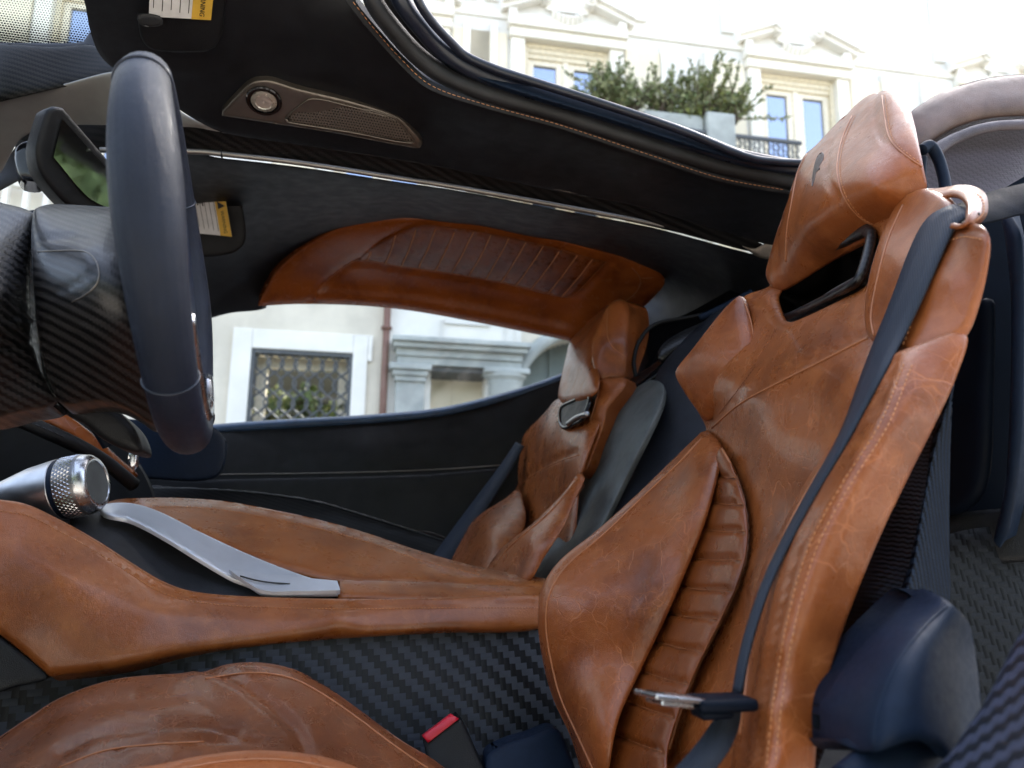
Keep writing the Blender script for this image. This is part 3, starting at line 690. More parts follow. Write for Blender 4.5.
A2 = P(692, 704, .51); B2 = P(750, 702, .508); a2 = (B2-A2)/np.linalg.norm(B2-A2); s2 = np.cross(a2, (0, 0, 1)); s2 /= np.linalg.norm(s2); v2 = np.cross(s2, a2); L2 = np.linalg.norm(B2-A2)
MB().box((0, -.016, -.004), (L2, .014, .0042), fr(A2, a2, s2, v2), .003).box((.002, -.010, -.009), (L2*.62, .010, -.002), fr(A2, a2, s2, v2), .003).build('latch_body', M['sideplastic'], belt, True)
# leather keeper loop that holds the belt on the seat shoulder
loop = thing('belt_keeper', 'tan leather keeper loop with a metal ring on the near seat shoulder', 'leather loop', P(950, 205, .53))
oA = [(930, 191, .585), (945, 189, .57), (958, 187, .555), (972, 188, .535), (983, 194, .515), (986, 205, .505), (984, 216, .50), (975, 224, .502), (962, 222, .51)]
oB = [(926, 203, .56), (938, 200, .545), (950, 196, .53), (960, 197, .51), (967, 204, .49), (968, 213, .478), (967, 222, .474), (960, 227, .48), (950, 226, .49)]
kp = strip('loop_band', pts3(oA), pts3(oB), M['leather_smooth'], loop, steps=40, across=2, thick=.0035)
stitches([[(972, 192), (982, 199), (983, 213), (975, 221)]], kp, M['thread'], kp, r=.0004)
bar('metal_ring', [(927, 190, .578), (926, 198, .57), (934, 206, .555), (944, 212, .54)], .0018, M['silver_warm'], loop)
# buckle between seat and tunnel
bk = thing('belt_buckle', 'black belt buckle with a red release button beside the carbon tunnel', 'belt buckle', P(450, 768, .985))
puff('buckle_body', [(423, 742, 's'), (457, 717, 's'), (462, 722), (476, 752), (490, 790), (440, 800)], [(423, 742, .985), (457, 717, .99), (490, 790, .965), (440, 800, .96)], M['black'], bk, bulge=.003, w=5, thick=.022, back=(.1, 1, .1), step=5)
puff('release_button', [(422, 736, 's'), (451, 714, 's'), (459, 719, 's'), (428, 743, 's')], [(422, 736, .982), (451, 714, .987), (459, 719, .982), (428, 743, .978)], M['red'], bk, bulge=.0015, w=3, thick=.01, back=(.1, 1, -.1), step=3)
puff('buckle_anchor_cover', [(486, 757), (500, 746), (530, 736), (552, 728), (562, 735), (575, 790), (520, 800), (492, 790)], [(486, 757, .975), (552, 728, .99), (575, 790, .96), (492, 790, .95)], M['plastic'], bk, bulge=.006, w=8, thick=.03, back=(.1, 1, 0), step=5)
# passenger belt
pb = thing('seat_belt', 'dark blue seat belt slanting down in front of the far door to the passenger seat', 'seat belt', P(480, 500, 1.8), 'seat belts')
strip('strap', pts3([(516, 442, 1.84), (500, 466, 1.84), (470, 506, 1.83), (436, 552, 1.80), (420, 575, 1.78)]), pts3([(524, 446, 1.81), (512, 468, 1.80), (486, 510, 1.78), (456, 558, 1.76), (442, 580, 1.74)]), M['strap'], pb, steps=40, across=2, thick=.003)

# ================================================================== centre console
con = thing('center_console', 'sculpted tan leather centre console with a silver bridge sweeping down between the seats', 'centre console', P(250, 640, 1.08))
side = puff('leather_side', [(-30, 497), (0, 500), (28, 505), (64, 522), (98, 541), (132, 563), (162, 581), (190, 591), (235, 596), (340, 599), (440, 598), (545, 597), (548, 626), (440, 631), (340, 637), (258, 645), (180, 655), (118, 668), (62, 675), (49, 676, 's'), (22, 652), (0, 635), (-30, 612)],
    [(-30, 497, 1.08), (64, 522, 1.10), (162, 581, 1.11), (340, 599, 1.12), (545, 597, 1.12), (548, 626, 1.10), (340, 637, 1.08), (180, 655, 1.055), (49, 676, 1.03), (-30, 615, 1.035), (60, 590, 1.045), (160, 620, 1.065), (340, 618, 1.085), (450, 615, 1.095)],
    M['leather_console'], con, bulge=.010, w=10, thick=.04, back=(.05, 1, -.3), n=(0, -.9, .4), step=6, grooves=[([(0, 507), (28, 512), (62, 529), (96, 548), (130, 570), (160, 588), (190, 597), (235, 602), (340, 606), (545, 605)], 2.0, .0026), ([(20, 560), (80, 585), (150, 612), (240, 626), (340, 628)], 14, -.003)])
stitches([[(0, 511), (28, 516), (62, 533), (96, 552), (130, 574), (160, 592), (190, 601), (235, 606), (340, 609), (440, 608), (540, 608)]], side, M['thread'], side, r=.0004)
rail = puff('leather_lid', [(340, 580, 's'), (440, 583), (548, 588, 's'), (548, 600, 's'), (440, 600), (338, 597, 's')], [(340, 580, 1.19), (548, 588, 1.19), (548, 600, 1.135), (338, 597, 1.135), (440, 583, 1.19), (440, 600, 1.135)], M['leather_console'], con, bulge=.0035, w=4, thick=.02, n=(0, -.3, .95), back=(0, .3, -1), step=4)
farside = puff('leather_far_wall', [(100, 508), (115, 501), (150, 499), (180, 499), (222, 502), (274, 511), (320, 521), (367, 534), (420, 552), (480, 568), (548, 580, 's'), (548, 590, 's'), (440, 586), (338, 582), (250, 560), (180, 532), (130, 515)],
    [(100, 508, 1.34), (180, 499, 1.38), (274, 511, 1.37), (367, 534, 1.35), (480, 568, 1.30), (548, 580, 1.24), (548, 590, 1.18), (440, 586, 1.20), (338, 582, 1.20), (250, 560, 1.22), (150, 520, 1.27)], M['leather_console'], con, bulge=.007, w=7, thick=.03, back=(0, .6, -1), step=5, wob=.0006,
    grooves=[([(112, 506), (180, 504), (222, 507), (274, 516), (320, 526), (367, 539), (420, 557), (480, 573), (540, 583)], 1.6, .002)])
stitches([[(120, 508), (180, 507), (222, 510), (274, 519), (320, 529), (367, 542), (420, 560), (480, 575)]], farside, M['thread'], farside, r=.0005)
puff('console_well', [(80, 505), (110, 512), (150, 530), (200, 553), (250, 574), (345, 588), (345, 604), (235, 601), (188, 596), (160, 586), (130, 568), (98, 546), (70, 528)],
    [(80, 505, 1.22), (150, 530, 1.21), (250, 574, 1.17), (345, 600, 1.145), (188, 596, 1.135), (98, 546, 1.135), (150, 560, 1.165)], M['padded'], con, bulge=0, thick=.03, back=(0, .4, -1), step=7)
bridge = puff('silver_bridge', [(100, 507), (112, 503), (135, 504), (160, 512), (200, 532), (245, 553), (290, 571), (318, 580), (338, 583, 's'), (340, 593, 's'), (300, 593), (262, 592), (250, 585), (230, 577), (196, 557), (160, 535), (130, 520), (104, 514)],
    [(100, 507, 1.205), (135, 504, 1.23), (200, 532, 1.215), (290, 571, 1.19), (338, 583, 1.175), (340, 593, 1.14), (262, 592, 1.135), (230, 577, 1.145), (160, 535, 1.165), (110, 515, 1.18)], M['satin_blade'], con, bulge=.0015, w=2.5, thick=.005, n=(0, -.4, .9), back=(0, .3, -1), step=4)
puff('bridge_switch', [(229, 573, 's'), (300, 580.5), (337, 584, 's'), (340, 593.5, 's'), (300, 594.5), (262, 593.5), (240, 581)], [(229, 573, 1.145), (300, 580, 1.168), (337, 584, 1.170), (340, 593, 1.133), (262, 593, 1.124), (240, 581, 1.135)], M['satin_blade'], con, bulge=0, thick=.005, n=(0, -.4, .9), back=(0, .3, -1), step=6, lift=.005)
bar('bridge_slot', [(240, 576, 1.132), (255, 580, 1.134), (270, 582.5, 1.138), (290, 584, 1.142)], .0011, M['ink'], con)
A0 = P(8, 500, 1.195); A1 = P(98, 482, 1.165); axk = A1-A0; Lk = np.linalg.norm(axk)
knob = lathe([(-.03, .020), (0, .027), (.035, .036), (Lk*.60, .0405), (Lk*.61, .0395)], A0, axk, M['silver_soft'], 'shift_knob_body', con)
lathe([(Lk*.61, .0400), (Lk*.66, .0405)], A0, axk, M['plastic'], 'knob_band', knob)
lathe([(Lk*.66, .0400), (Lk*.67, .0408), (Lk*.88, .0400), (Lk*.89, .0394)], A0, axk, M['silver_dark'], 'knurled_collar', knob)
ax_ = axk/Lk; b_ = np.cross(ax_, (0, 0, 1.0)); b_ /= np.linalg.norm(b_); c_ = np.cross(b_, ax_); kn = MB()
for i_ in range(6):
    for k_ in range(44):
        t_ = 2*math.pi*(k_+.5*(i_ % 2))/44; s_ = Lk*(.685+.033*i_); rr_ = .0405; dt = math.pi/44*.86; ds = Lk*.0150
        pt_ = lambda ss, tt, r: A0+ax_*ss+r*(b_*math.cos(tt)+c_*math.sin(tt))
        kn.add([pt_(s_-ds, t_-dt, rr_-.0002), pt_(s_-ds, t_+dt, rr_-.0002), pt_(s_+ds, t_, rr_-.0002), pt_(s_-ds*.3, t_, rr_+.0010)], [(0, 1, 3), (1, 2, 3), (2, 0, 3)])
kn.build('knurl', M['silver'], knob)
lathe([(Lk*.89, .0394), (Lk*.95, .038), (Lk*.995, .0335), (Lk*1.0, .0325), (Lk*1.0, .0295), (Lk*.985, .0285)], A0, axk, M['silver'], 'knob_end_ring', knob)
lathe([(Lk*.97, .0286), (Lk*.992, .028), (Lk*.997, .02)], A0, axk, M['bulk'], 'knob_cap', knob)
puff('console_trim_insert', [(-30, 628), (0, 637), (22, 653), (48, 677), (20, 686), (-30, 695)], [(-30, 628, 1.03), (48, 677, 1.03), (-30, 695, 1.02)], M['black'], con, bulge=.003, w=8, thick=.02, back=(0, 1, 0), step=6)

# ================================================================== steering wheel
sw = thing('steering_wheel', 'blue-black leather steering wheel seen edge-on at the left', 'steering wheel', P(165, 265, .72))
cw = P(163, 272, .72); upw = P(152, 84, .72)-P(186, 466, .72); hh = np.linalg.norm(upw)/2; upw /= np.linalg.norm(upw)
cw = (P(155, 84, .72)+P(188, 466, .72))/2
lat_ = np.array([-.05, 1.0, 0]); lat_ -= upw*(lat_@upw); lat_ /= np.linalg.norm(lat_); axw = np.cross(lat_, upw)
if axw[0] < 0: axw = -axw
def wheel_pt(a, k=1.0):
    c, s_ = math.cos(a), math.sin(a); r = hh-.022
    x = c*r*1.0; y = s_*r*(1.0 if s_ > 0 else .95)
    e = 2.15
    d = (abs(c)**e+abs(s_)**e)**(1/e); return cw+lat_*(-x/d)*k+upw*(y/d)*k
na, nb = 120, 22; V = []; Fc = []
for i in range(na):
    a = 2*math.pi*i/na; p = wheel_pt(a); rad = p-cw; rad /= np.linalg.norm(rad)
    fat = math.exp(-((math.sin(a)-.05)/.55)**2); ra = .0190+.0058*fat; rr = .0185+.003*fat
    for sn in (math.radians(78), math.radians(-46)):
        pass
    for k in range(nb):
        t = 2*math.pi*k/nb
        V.append(p+axw*math.cos(t)*ra+rad*math.sin(t)*rr)
for i in range(na):
    for k in range(nb): Fc.append((i*nb+k, i*nb+(k+1) % nb, ((i+1) % na)*nb+(k+1) % nb, ((i+1) % na)*nb+k))
rim = mesh('rim', V, Fc, M['rim_leather'], sw)
for a in (math.radians(44), math.radians(136), math.radians(-53), math.radians(233)):
    ringp = []
    p = wheel_pt(a); rad = p-cw; rad /= np.linalg.norm(rad); fat = math.exp(-((math.sin(a)-.05)/.55)**2); ra = .0190+.0058*fat; rr = .0185+.003*fat
    for k in range(28):
        t = 2*math.pi*k/28; ringp.append(p+axw*math.cos(t)*(ra+.0004)+rad*math.sin(t)*(rr+.0004))
    V_, F_ = tube_geo(ringp, .0011, 6, True); mesh('rim_seam', V_, F_, M['seal'], rim)
hub = MB()
def wfr(q): return cw+axw*q[0]+lat_*q[1]+upw*q[2]
MB().box((-.022, -.075, -.075), (.014, .075, .075), wfr, .012).build('hub_pad', M['plastic'], sw, True)
for s_ in (-1, 1):
    MB().box((-.012, .07 if s_ > 0 else -.155, -.022), (.006, .155 if s_ > 0 else -.07, .022), wfr, .006).build('spoke', M['plastic'], sw, True)
    MB().box((-.020, .075 if s_ > 0 else -.125, -.02), (-.016, .125 if s_ > 0 else -.075, .07), wfr, .0015).build('shift_paddle', M['silver'], sw, True)
MB().box((-.012, -.02, -.155), (.006, .02, -.07), wfr, .005).build('lower_spoke', M['silver_warm'], sw, True)
trim_ = [wheel_pt(a, .90)+axw*.016 for a in np.linspace(math.radians(215), math.radians(325), 30)]
V_, F_ = tube_geo(trim_, .006, 8); mesh('lower_rim_trim', V_, F_, M['silver'], sw)

# ================================================================== steering column shroud and cluster
colm = thing('steering_column', 'gloss carbon steering column shroud behind the wheel at the left edge', 'column shroud', P(80, 400, .85))
shr = puff('shroud', [(34, 216), (42, 210), (58, 207), (110, 210), (160, 212), (170, 300), (172, 420), (152, 424), (136, 414), (118, 405), (98, 402), (62, 404), (54, 392), (45, 368), (38, 330), (33, 262)],
    [(34, 216, .80), (58, 207, .86), (160, 212, .86), (172, 420, .80), (98, 402, .78), (54, 392, .775), (38, 300, .74), (100, 270, .70), (120, 340, .70), (150, 300, .70)], M['carbon_gloss'], colm, bulge=.018, w=22, thick=.06, back=(-.1, 1, 0), step=5,
    grooves=[([(36, 253), (60, 251), (86, 252), (97, 262), (99, 280), (90, 292), (70, 302), (48, 308)], 1.6, .0025), ([(48, 318), (60, 312), (66, 320)], 1.4, .002), ([(92, 342), (108, 352), (130, 382), (150, 410)], 6, -.004)])
seam([(38, 252), (60, 251), (86, 252), (97, 262), (99, 280), (90, 292), (72, 302)], shr, .0006, M['bronze'], shr)
clu = puff('cluster_hood', [(-30, 200), (0, 205), (22, 211), (30, 218), (25, 260), (25, 320), (31, 362), (44, 392), (56, 404), (30, 411), (-30, 414)],
    [(-30, 200, .83), (30, 218, .82), (25, 300, .79), (56, 404, .80), (-30, 414, .76), (-10, 300, .70)], M['carbon_gloss'], colm, bulge=.016, w=16, thick=.06, back=(-.1, 1, 0), step=5, grooves=[([(-20, 268), (24, 268)], 1.2, .0015), ([(-20, 355), (10, 350), (26, 348)], 3, .003), ([(-20, 334), (10, 330), (24, 326)], 4, -.003)])
puff('shroud_gap', [(24, 214), (40, 212), (40, 300), (44, 350), (56, 396), (64, 408), (50, 408), (34, 372), (24, 330), (20, 270)], [(24, 214, .875), (40, 212, .875), (64, 408, .85), (24, 330, .84)], M['gloss'], colm, bulge=0, thick=.02, back=(0, 1, 0), step=6)
puff('under_shroud', [(56, 403), (98, 400), (116, 410), (136, 430), (142, 452), (126, 450), (104, 440), (84, 424), (66, 414)], [(56, 403, .86), (98, 400, .86), (142, 452, .86), (84, 424, .86)], M['black'], colm, bulge=.008, w=10, thick=.05, back=(0, 1, 0), step=5)
bar('ignition_stem', [(82, 404, .90), (95, 425, .92), (108, 446, .93)], .006, M['sideplastic'], colm)
puff('stalk_tip', [(130, 450), (136, 448), (137, 464), (133, 470), (128, 462)], [(130, 450, .98), (137, 464, .98), (128, 462, .98)], M['silver'], colm, bulge=.002, w=3, thick=.01, back=(0, 1, 0), step=3)

# ================================================================== dashboard side
dash = thing('dashboard', 'dark dashboard end with a brown leather edge under the steering column', 'dashboard', P(60, 440, 1.3))
puff('dash_underside', [(-40, 395), (30, 402), (90, 420), (128, 452), (150, 488), (150, 512), (-40, 520)], [(-40, 395, 1.50), (90, 420, 1.50), (150, 500, 1.50), (-40, 520, 1.55)], M['headliner'], dash, bulge=0, thick=.03, back=(0, 1, 0), step=12)
puff('dash_top', [(104, 424), (150, 420), (205, 424), (225, 440), (215, 476), (150, 478), (132, 474)], [(104, 424, 1.72), (205, 424, 1.80), (215, 476, 1.78), (132, 474, 1.68)], M['plastic'], dash, bulge=.004, w=8, thick=.03, back=(0, 1, 0), step=7)
puff('leather_edge', [(18, 408), (44, 407), (66, 415), (92, 434), (118, 458), (136, 474), (132, 480), (108, 463), (78, 440), (50, 424), (24, 416)], [(18, 408, 1.30), (66, 415, 1.32), (136, 476, 1.42), (50, 424, 1.30)], M['leather_door'], dash, bulge=.004, w=5, thick=.02, back=(0, 1, 0), step=4)
dr = bar('padded_edge', [(-10, 413, 1.24), (20, 420, 1.25), (50, 433, 1.27), (80, 447, 1.30), (108, 464, 1.34), (134, 485, 1.38)], .011, M['black'], dash)
stitches([[(0, 414), (20, 419), (48, 430), (66, 438)]], dr, M['padded'], dash, L=.006, gap=.003, r=.0012)

# ================================================================== roof, windscreen header and pillars (the fixed car body)
car = thing('sports_car', 'black roof structure and carbon tub of an open sports car around the two seats', 'car', (.3, 1.17, 0))
hl = puff('headliner', [(70, -30), (360, -30), (356, 4), (378, 32), (402, 60), (432, 86), (482, 104), (560, 126), (650, 156), (720, 179), (785, 191), (812, 200), (812, 252), (745, 238), (640, 207), (560, 192), (455, 170), (400, 160), (300, 145), (225, 133), (196, 120), (160, 97), (120, 73), (100, 55), (90, 30), (84, 0)],
    [(70, -30, .86), (84, 0, .92), (100, 55, 1.03), (120, 73, 1.07), (160, 97, 1.11), (225, 133, 1.17), (300, 145, 1.19), (455, 170, 1.19), (640, 207, 1.18), (812, 250, 1.17), (785, 191, 1.0), (650, 156, 1.0), (560, 126, 1.0), (482, 104, 1.0), (402, 60, .98), (356, 4, .92), (360, -30, .90), (250, 30, .98), (240, 90, 1.09), (420, 120, 1.08), (560, 160, 1.10), (300, 60, 1.02)],
    M['headliner'], car, bulge=.004, w=8, thick=.02, step=8, back=(0, .2, 1), n=(0, -.5, -.85),
    grooves=[([(140, 66), (165, 66), (200, 68), (232, 64), (238, 40)], 5, -.004), ([(520, 185), (600, 150), (720, 190)], 30, -.004), ([(330, 110), (420, 132), (560, 168), (700, 205)], 26, .006)])
st_line = [(353, 2), (376, 31), (400, 58), (430, 85), (480, 103), (560, 125), (650, 155), (720, 178), (785, 190)]
roll_ = bar('padded_roll', [(368, -25, .885), (374, 2, .90), (394, 30, .925), (418, 56, .95), (446, 76, .965), (488, 93, .975), (560, 114, .98), (650, 144, .98), (720, 166, .98), (772, 177, .975), (815, 186, .97)], .0118, M['padded'], car, ell=(1.0, 1.25), n=18, m=70)
roll2 = bar('inner_roll', [(392, -25, .88), (402, 2, .895), (420, 26, .918), (440, 48, .94), (470, 68, .955), (520, 87, .965), (600, 112, .97), (680, 139, .97), (730, 155, .968), (775, 165, .965), (815, 170, .96)], .0112, M['seal'], car, ell=(1.0, 1.2), n=16, m=70)
bar('roll_backing', [(376, -25, .905), (386, 2, .918), (406, 28, .942), (429, 52, .965), (458, 73, .982), (504, 90, .992), (580, 112, .998), (680, 144, .998), (780, 172, .99)], .0125, M['black'], car, n=10)
seal = bar('door_seal', [(410, -25, .872), (419, 2, .885), (434, 24, .905), (452, 43, .925), (466, 56, .937), (492, 68, .943), (520, 77.5, .945), (600, 103, .948), (680, 130, .95), (742, 155.5, .95), (775, 162, .95), (815, 164, .945)], .0058, M['seal'], car, ell=(1, 1.1), n=12, m=40)
puff('roof_jamb', [(452, 40), (470, 57), (520, 73.5), (600, 98.5), (680, 125), (744, 151), (775, 158), (775, 164), (744, 161), (680, 142), (600, 116), (520, 92), (470, 74), (446, 56)], [(452, 40, .962), (600, 98, .962), (775, 160, .962), (600, 116, .955), (446, 56, .955), (744, 161, .957)], M['plastic'], car, bulge=.001, w=2, thick=.01, step=4, back=(0, 1, .2))
bar('jamb_edge', [(455, 42, .957), (470, 58, .957), (520, 74.5, .957), (600, 99.5, .957), (680, 126, .957), (744, 152, .957)], .0011, M['silver_soft'], car, n=6)
bar('jamb_line', [(462, 57, .952), (490, 70, .952), (520, 80, .952), (600, 106, .952), (680, 133, .952), (740, 156, .952)], .0012, M['silver_soft'], car, n=6)
so = puff('stitch_bed', [(350, -10), (356, 2), (380, 31), (404, 57), (433, 82), (482, 100), (560, 122), (650, 152), (720, 175), (790, 188), (790, 194), (720, 182), (650, 159), (560, 129), (480, 107), (428, 89), (396, 61), (370, 32), (346, 2), (342, -10)], [(350, -10, .90), (356, 2, .905), (404, 57, .955), (482, 100, .975), (650, 152, .98), (790, 188, .975), (790, 194, .98), (428, 89, .96), (346, 2, .905)], M['headliner'], car, bulge=.001, w=3, thick=.006, step=4)
stitches([st_line], so, M['thread'], so, L=.005, gap=.0022, r=.00055)
# silver trim rail with its carbon infill
puff('rail_infill', [(20, 128), (60, 125), (100, 125), (190, 127), (222, 132), (300, 144), (400, 159), (455, 169), (560, 191), (640, 206), (745, 237), (772, 250), (745, 250), (700, 238), (640, 224), (560, 207), (455, 188), (400, 180), (300, 164), (222, 155), (100, 152), (20, 160)],
    [(20, 130, 1.36), (100, 126, 1.25), (222, 132, 1.2), (455, 169, 1.21), (640, 206, 1.2), (772, 250, 1.19), (560, 207, 1.24), (300, 164, 1.24), (100, 150, 1.28), (20, 158, 1.38)], M['carbon_trim'], car, bulge=0, thick=.01, step=6)
bar('silver_rail', [(100, 150, 1.225), (190, 151.5, 1.225), (222, 154, 1.225), (300, 163, 1.228), (400, 178.5, 1.23), (455, 187, 1.23), (560, 206, 1.225), (650, 223, 1.22), (700, 236, 1.215), (745, 248, 1.21), (772, 254, 1.205)], .0043, M['silver_warm'], car, n=12, m=80)
bar('thin_rail', [(222, 132, 1.195), (300, 144, 1.20), (400, 158.5, 1.205), (455, 168.5, 1.205), (560, 190, 1.195), (640, 205, 1.19), (742, 236, 1.18)], .0013, M['silver_warm'], car, n=8, m=60)
bar('rail_joint', [(221, 150, 1.222), (222, 158, 1.222)], .0014, M['ink'], car, m=4)
puff('rail_end_cap', [(742, 246, 's'), (756, 248), (766, 243), (776, 243), (776, 258), (760, 258)], [(742, 246, 1.195), (766, 243, 1.18), (776, 258, 1.19)], M['bronze'], car, bulge=.002, w=4, thick=.01, step=3)
# overhead lamp and loudspeaker
ov = puff('overhead_panel', [(222, 111, 's'), (236, 96), (250, 83), (260, 80), (272, 80.5), (296, 88), (356, 102.5), (398, 117), (412, 130), (422.5, 143.5), (420, 148), (400, 145), (330, 132), (222, 115.5, 's')],
    [(222, 113, 1.115), (255, 81, 1.055), (356, 102, 1.07), (398, 117, 1.085), (421, 148, 1.125), (330, 132, 1.125)], M['bronze'], car, bulge=.003, w=4, thick=.01, step=3, n=(0, -.5, -.85), back=(0, .3, 1))
BV = crom([(222, 111), (250, 83), (272, 80.5), (356, 102.5), (398, 117), (422, 144), (418, 148), (330, 132)], 5, True)
sp_ = puff('speaker_grille', [(286, 118, 's'), (298, 107), (312, 98.5), (346, 105), (393, 118), (404, 129), (413.5, 142.5, 's'), (350, 131), (288, 121, 's')], [(286, 118, 1.108), (312, 99, 1.075), (393, 118, 1.083), (413, 142, 1.116), (350, 131, 1.116)], M['grille'], ov, bulge=.001, w=3, thick=.006, step=3, n=(0, -.5, -.85), back=(0, .3, 1), lift=.002)
ge = crom([(286, 118), (298, 107), (312, 98.5), (346, 105), (393, 118), (404, 129), (413.5, 142.5), (350, 131.5), (288, 121.5)], 4, True)
gp, gn = drape([tuple(q) for q in ge]+[tuple(ge[0])], [ov, sp_], 3, .0012); V_, F_ = tube_geo(gp, .0016, 6); mesh('grille_rim', V_, F_, M['bronze'], ov)
lc, ln_ = drape([(264, 100.5), (266, 101)], ov, 1, .0); lc = lc[0]; ln_ = ln_[0]
lathe([(-.002, .0245), (.002, .0245), (.004, .023), (.004, .0195), (.001, .019)], lc, ln_, M['gloss'], 'lamp_bezel', ov)
lathe([(0, .018), (.003, .0175), (.0045, .014), (.005, .012), (.0035, .011), (.0035, .006)], lc, ln_, M['lens'], 'lamp_lens', ov)
# windscreen header: carbon band, silver painted rail, tinted glass with a dotted frit
M['frit'] = glassy('fritted_glass', (.9, .94, .9), (.0042, P(40, 46, 1.30)[2], P(40, 8, 1.30)[2]))
puff('windscreen_glass', [(-40, -40), (80, -40), (86, 0), (92, 34), (86, 44), (60, 46), (-40, 50)], [(-40, -40, 1.30), (80, -40, 1.30), (92, 34, 1.30), (-40, 50, 1.30)], M['frit'], car, bulge=0, thick=0, step=10)
puff('header_frame', [(-40, 44), (60, 43), (84, 41), (90, 32), (104, 46), (104, 52), (60, 53), (-40, 54)], [(-40, 44, 1.285), (60, 43, 1.285), (104, 46, 1.27), (-40, 54, 1.28)], M['gloss'], car, bulge=.002, w=4, thick=.03, step=5)
puff('header_carbon', [(-40, 50), (60, 47), (96, 46), (110, 60), (124, 72), (100, 80), (60, 88), (0, 102), (-40, 112)], [(-40, 50, 1.27), (96, 46, 1.24), (124, 72, 1.20), (60, 88, 1.22), (-40, 112, 1.25), (0, 72, 1.22)], M['carbon_header'], car, bulge=.005, w=10, thick=.03, step=6)
puff('silver_pillar', [(-40, 106), (0, 98), (60, 85), (118, 71), (136, 78), (160, 96), (192, 118), (224, 128), (224, 132), (192, 127), (120, 127), (78, 126), (48, 127), (32, 132), (18, 142), (8, 160), (-4, 182), (-40, 190)], [(-40, 106, 1.25), (60, 85, 1.22), (118, 71, 1.19), (192, 118, 1.18), (224, 131, 1.20), (78, 126, 1.30), (18, 142, 1.34), (-40, 190, 1.38)], M['paint'], car, bulge=.004, w=9, thick=.03, step=5)
puff('header_lining', [(-40, 180), (-4, 178), (14, 150), (26, 140), (30, 165), (20, 180), (-40, 205)], [(-40, 180, 1.30), (14, 150, 1.30), (-40, 205, 1.28)], M['padded'], car, bulge=.006, w=10, thick=.03, step=6)
# rear bulkhead between and behind the seats
puff('bulkhead_panel', [(530, 580), (546, 556), (566, 522), (583, 476), (596, 432), (606, 410), (628, 391), (652, 380), (663, 384), (662, 402), (650, 430), (630, 470), (608, 515), (586, 556), (572, 590)], [(530, 580, 1.44), (583, 476, 1.44), (606, 412, 1.44), (656, 381, 1.33), (663, 395, 1.25), (608, 515, 1.23), (572, 590, 1.20)], M['bulk'], car, bulge=.006, w=7, thick=.02, step=5, back=(.6, .8, -.2))
puff('bulkhead_side', [(570, 596), (590, 560), (612, 516), (634, 471), (650, 430), (655, 400), (656, 376), (684, 340), (720, 310), (750, 300), (760, 420), (720, 470), (640, 560), (600, 620)], [(570, 596, 1.22), (612, 516, 1.25), (666, 400, 1.28), (720, 310, 1.30), (750, 300, 1.25), (760, 420, 1.12), (640, 560, 1.12), (600, 620, 1.12)], M['bulk2'], car, bulge=.004, w=6, thick=.02, step=7, back=(.6, .8, -.2))
puff('gloss_ledge', [(606, 406), (622, 398), (645, 384), (662, 372), (680, 358), (668, 356), (645, 370), (622, 386)], [(606, 406, 1.43), (645, 384, 1.36), (680, 358, 1.32), (622, 386, 1.42)], M['gloss'], car, bulge=.004, w=5, thick=.02, step=3)
puff('rear_shelf', [(600, 420), (622, 386), (640, 352), (650, 330), (690, 312), (740, 285), (780, 270), (780, 330), (720, 360), (664, 380)], [(600, 420, 1.45), (640, 352, 1.45), (690, 312, 1.45), (780, 270, 1.42), (720, 360, 1.36), (664, 380, 1.38)], M['gloss'], car, bulge=0, thick=.02, step=8)
puff('carbon_arch', [(658, 352), (668, 340), (690, 328), (720, 314), (745, 298), (748, 308), (722, 326), (694, 340), (672, 354), (660, 362)], [(658, 352, 1.36), (690, 328, 1.36), (745, 298, 1.33), (694, 340, 1.34), (660, 362, 1.35)], M['carbon_gloss'], car, bulge=.006, w=5, thick=.02, step=3)
bar('arch_edge', [(636, 378, 1.40), (634, 360, 1.41), (640, 340, 1.42), (656, 324, 1.42), (690, 317, 1.40), (716, 312, 1.38)], .004, M['black'], car)
bar('shelf_rail', [(700, 318, 1.34), (725, 306, 1.33), (752, 292, 1.31)], .006, M['plastic'], car)
# carbon tub: tunnel side, back wall, sill
puff('tunnel_side', [(-40, 690), (45, 675), (120, 660), (260, 643), (440, 629), (560, 622), (585, 700), (600, 800), (-40, 900)], [(-40, 690, 1.06), (260, 643, 1.085), (560, 622, 1.105), (600, 800, 1.04), (-40, 900, 1.02)], M['carbon_big'], car, bulge=0, thick=.01, step=14)
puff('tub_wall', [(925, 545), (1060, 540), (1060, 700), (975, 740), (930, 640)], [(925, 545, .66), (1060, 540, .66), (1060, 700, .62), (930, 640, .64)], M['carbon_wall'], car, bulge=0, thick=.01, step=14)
puff('sill', [(1070, 560), (1040, 605), (1010, 655), (985, 705), (950, 758), (925, 800), (1070, 900)], [(1070, 560, .40), (1010, 655, .395), (950, 758, .385), (925, 800, .38), (1070, 900, .27)], M['carbon_sill'], car, bulge=.010, w=10, n=(-.2, -.4, .9), thick=.03, step=7, back=(0, .3, -1))
puff('floor_pan', [(540, 700), (1030, 560), (1070, 800), (540, 900)], [(540, 700, 1.3), (1030, 560, 1.1), (1070, 800, .8), (540, 900, .9)], M['headliner'], car, bulge=0, thick=.01, step=30)
MB().box((-.62, .36, .14), (1.02, 2.10, .17)).build('floor', M['headliner'], car)
MB().box((-.66, .36, .14), (-.62, 2.10, .80), None, .004).build('front_bulkhead', M['headliner'], car)
MB().box((1.00, .70, .16), (1.04, 2.10, 1.02), None, .004).build('rear_bulkhead', M['headliner'], car)
MB().box((-.62, 2.03, .14), (1.02, 2.10, .70)).build('far_sill', M['headliner'], car)
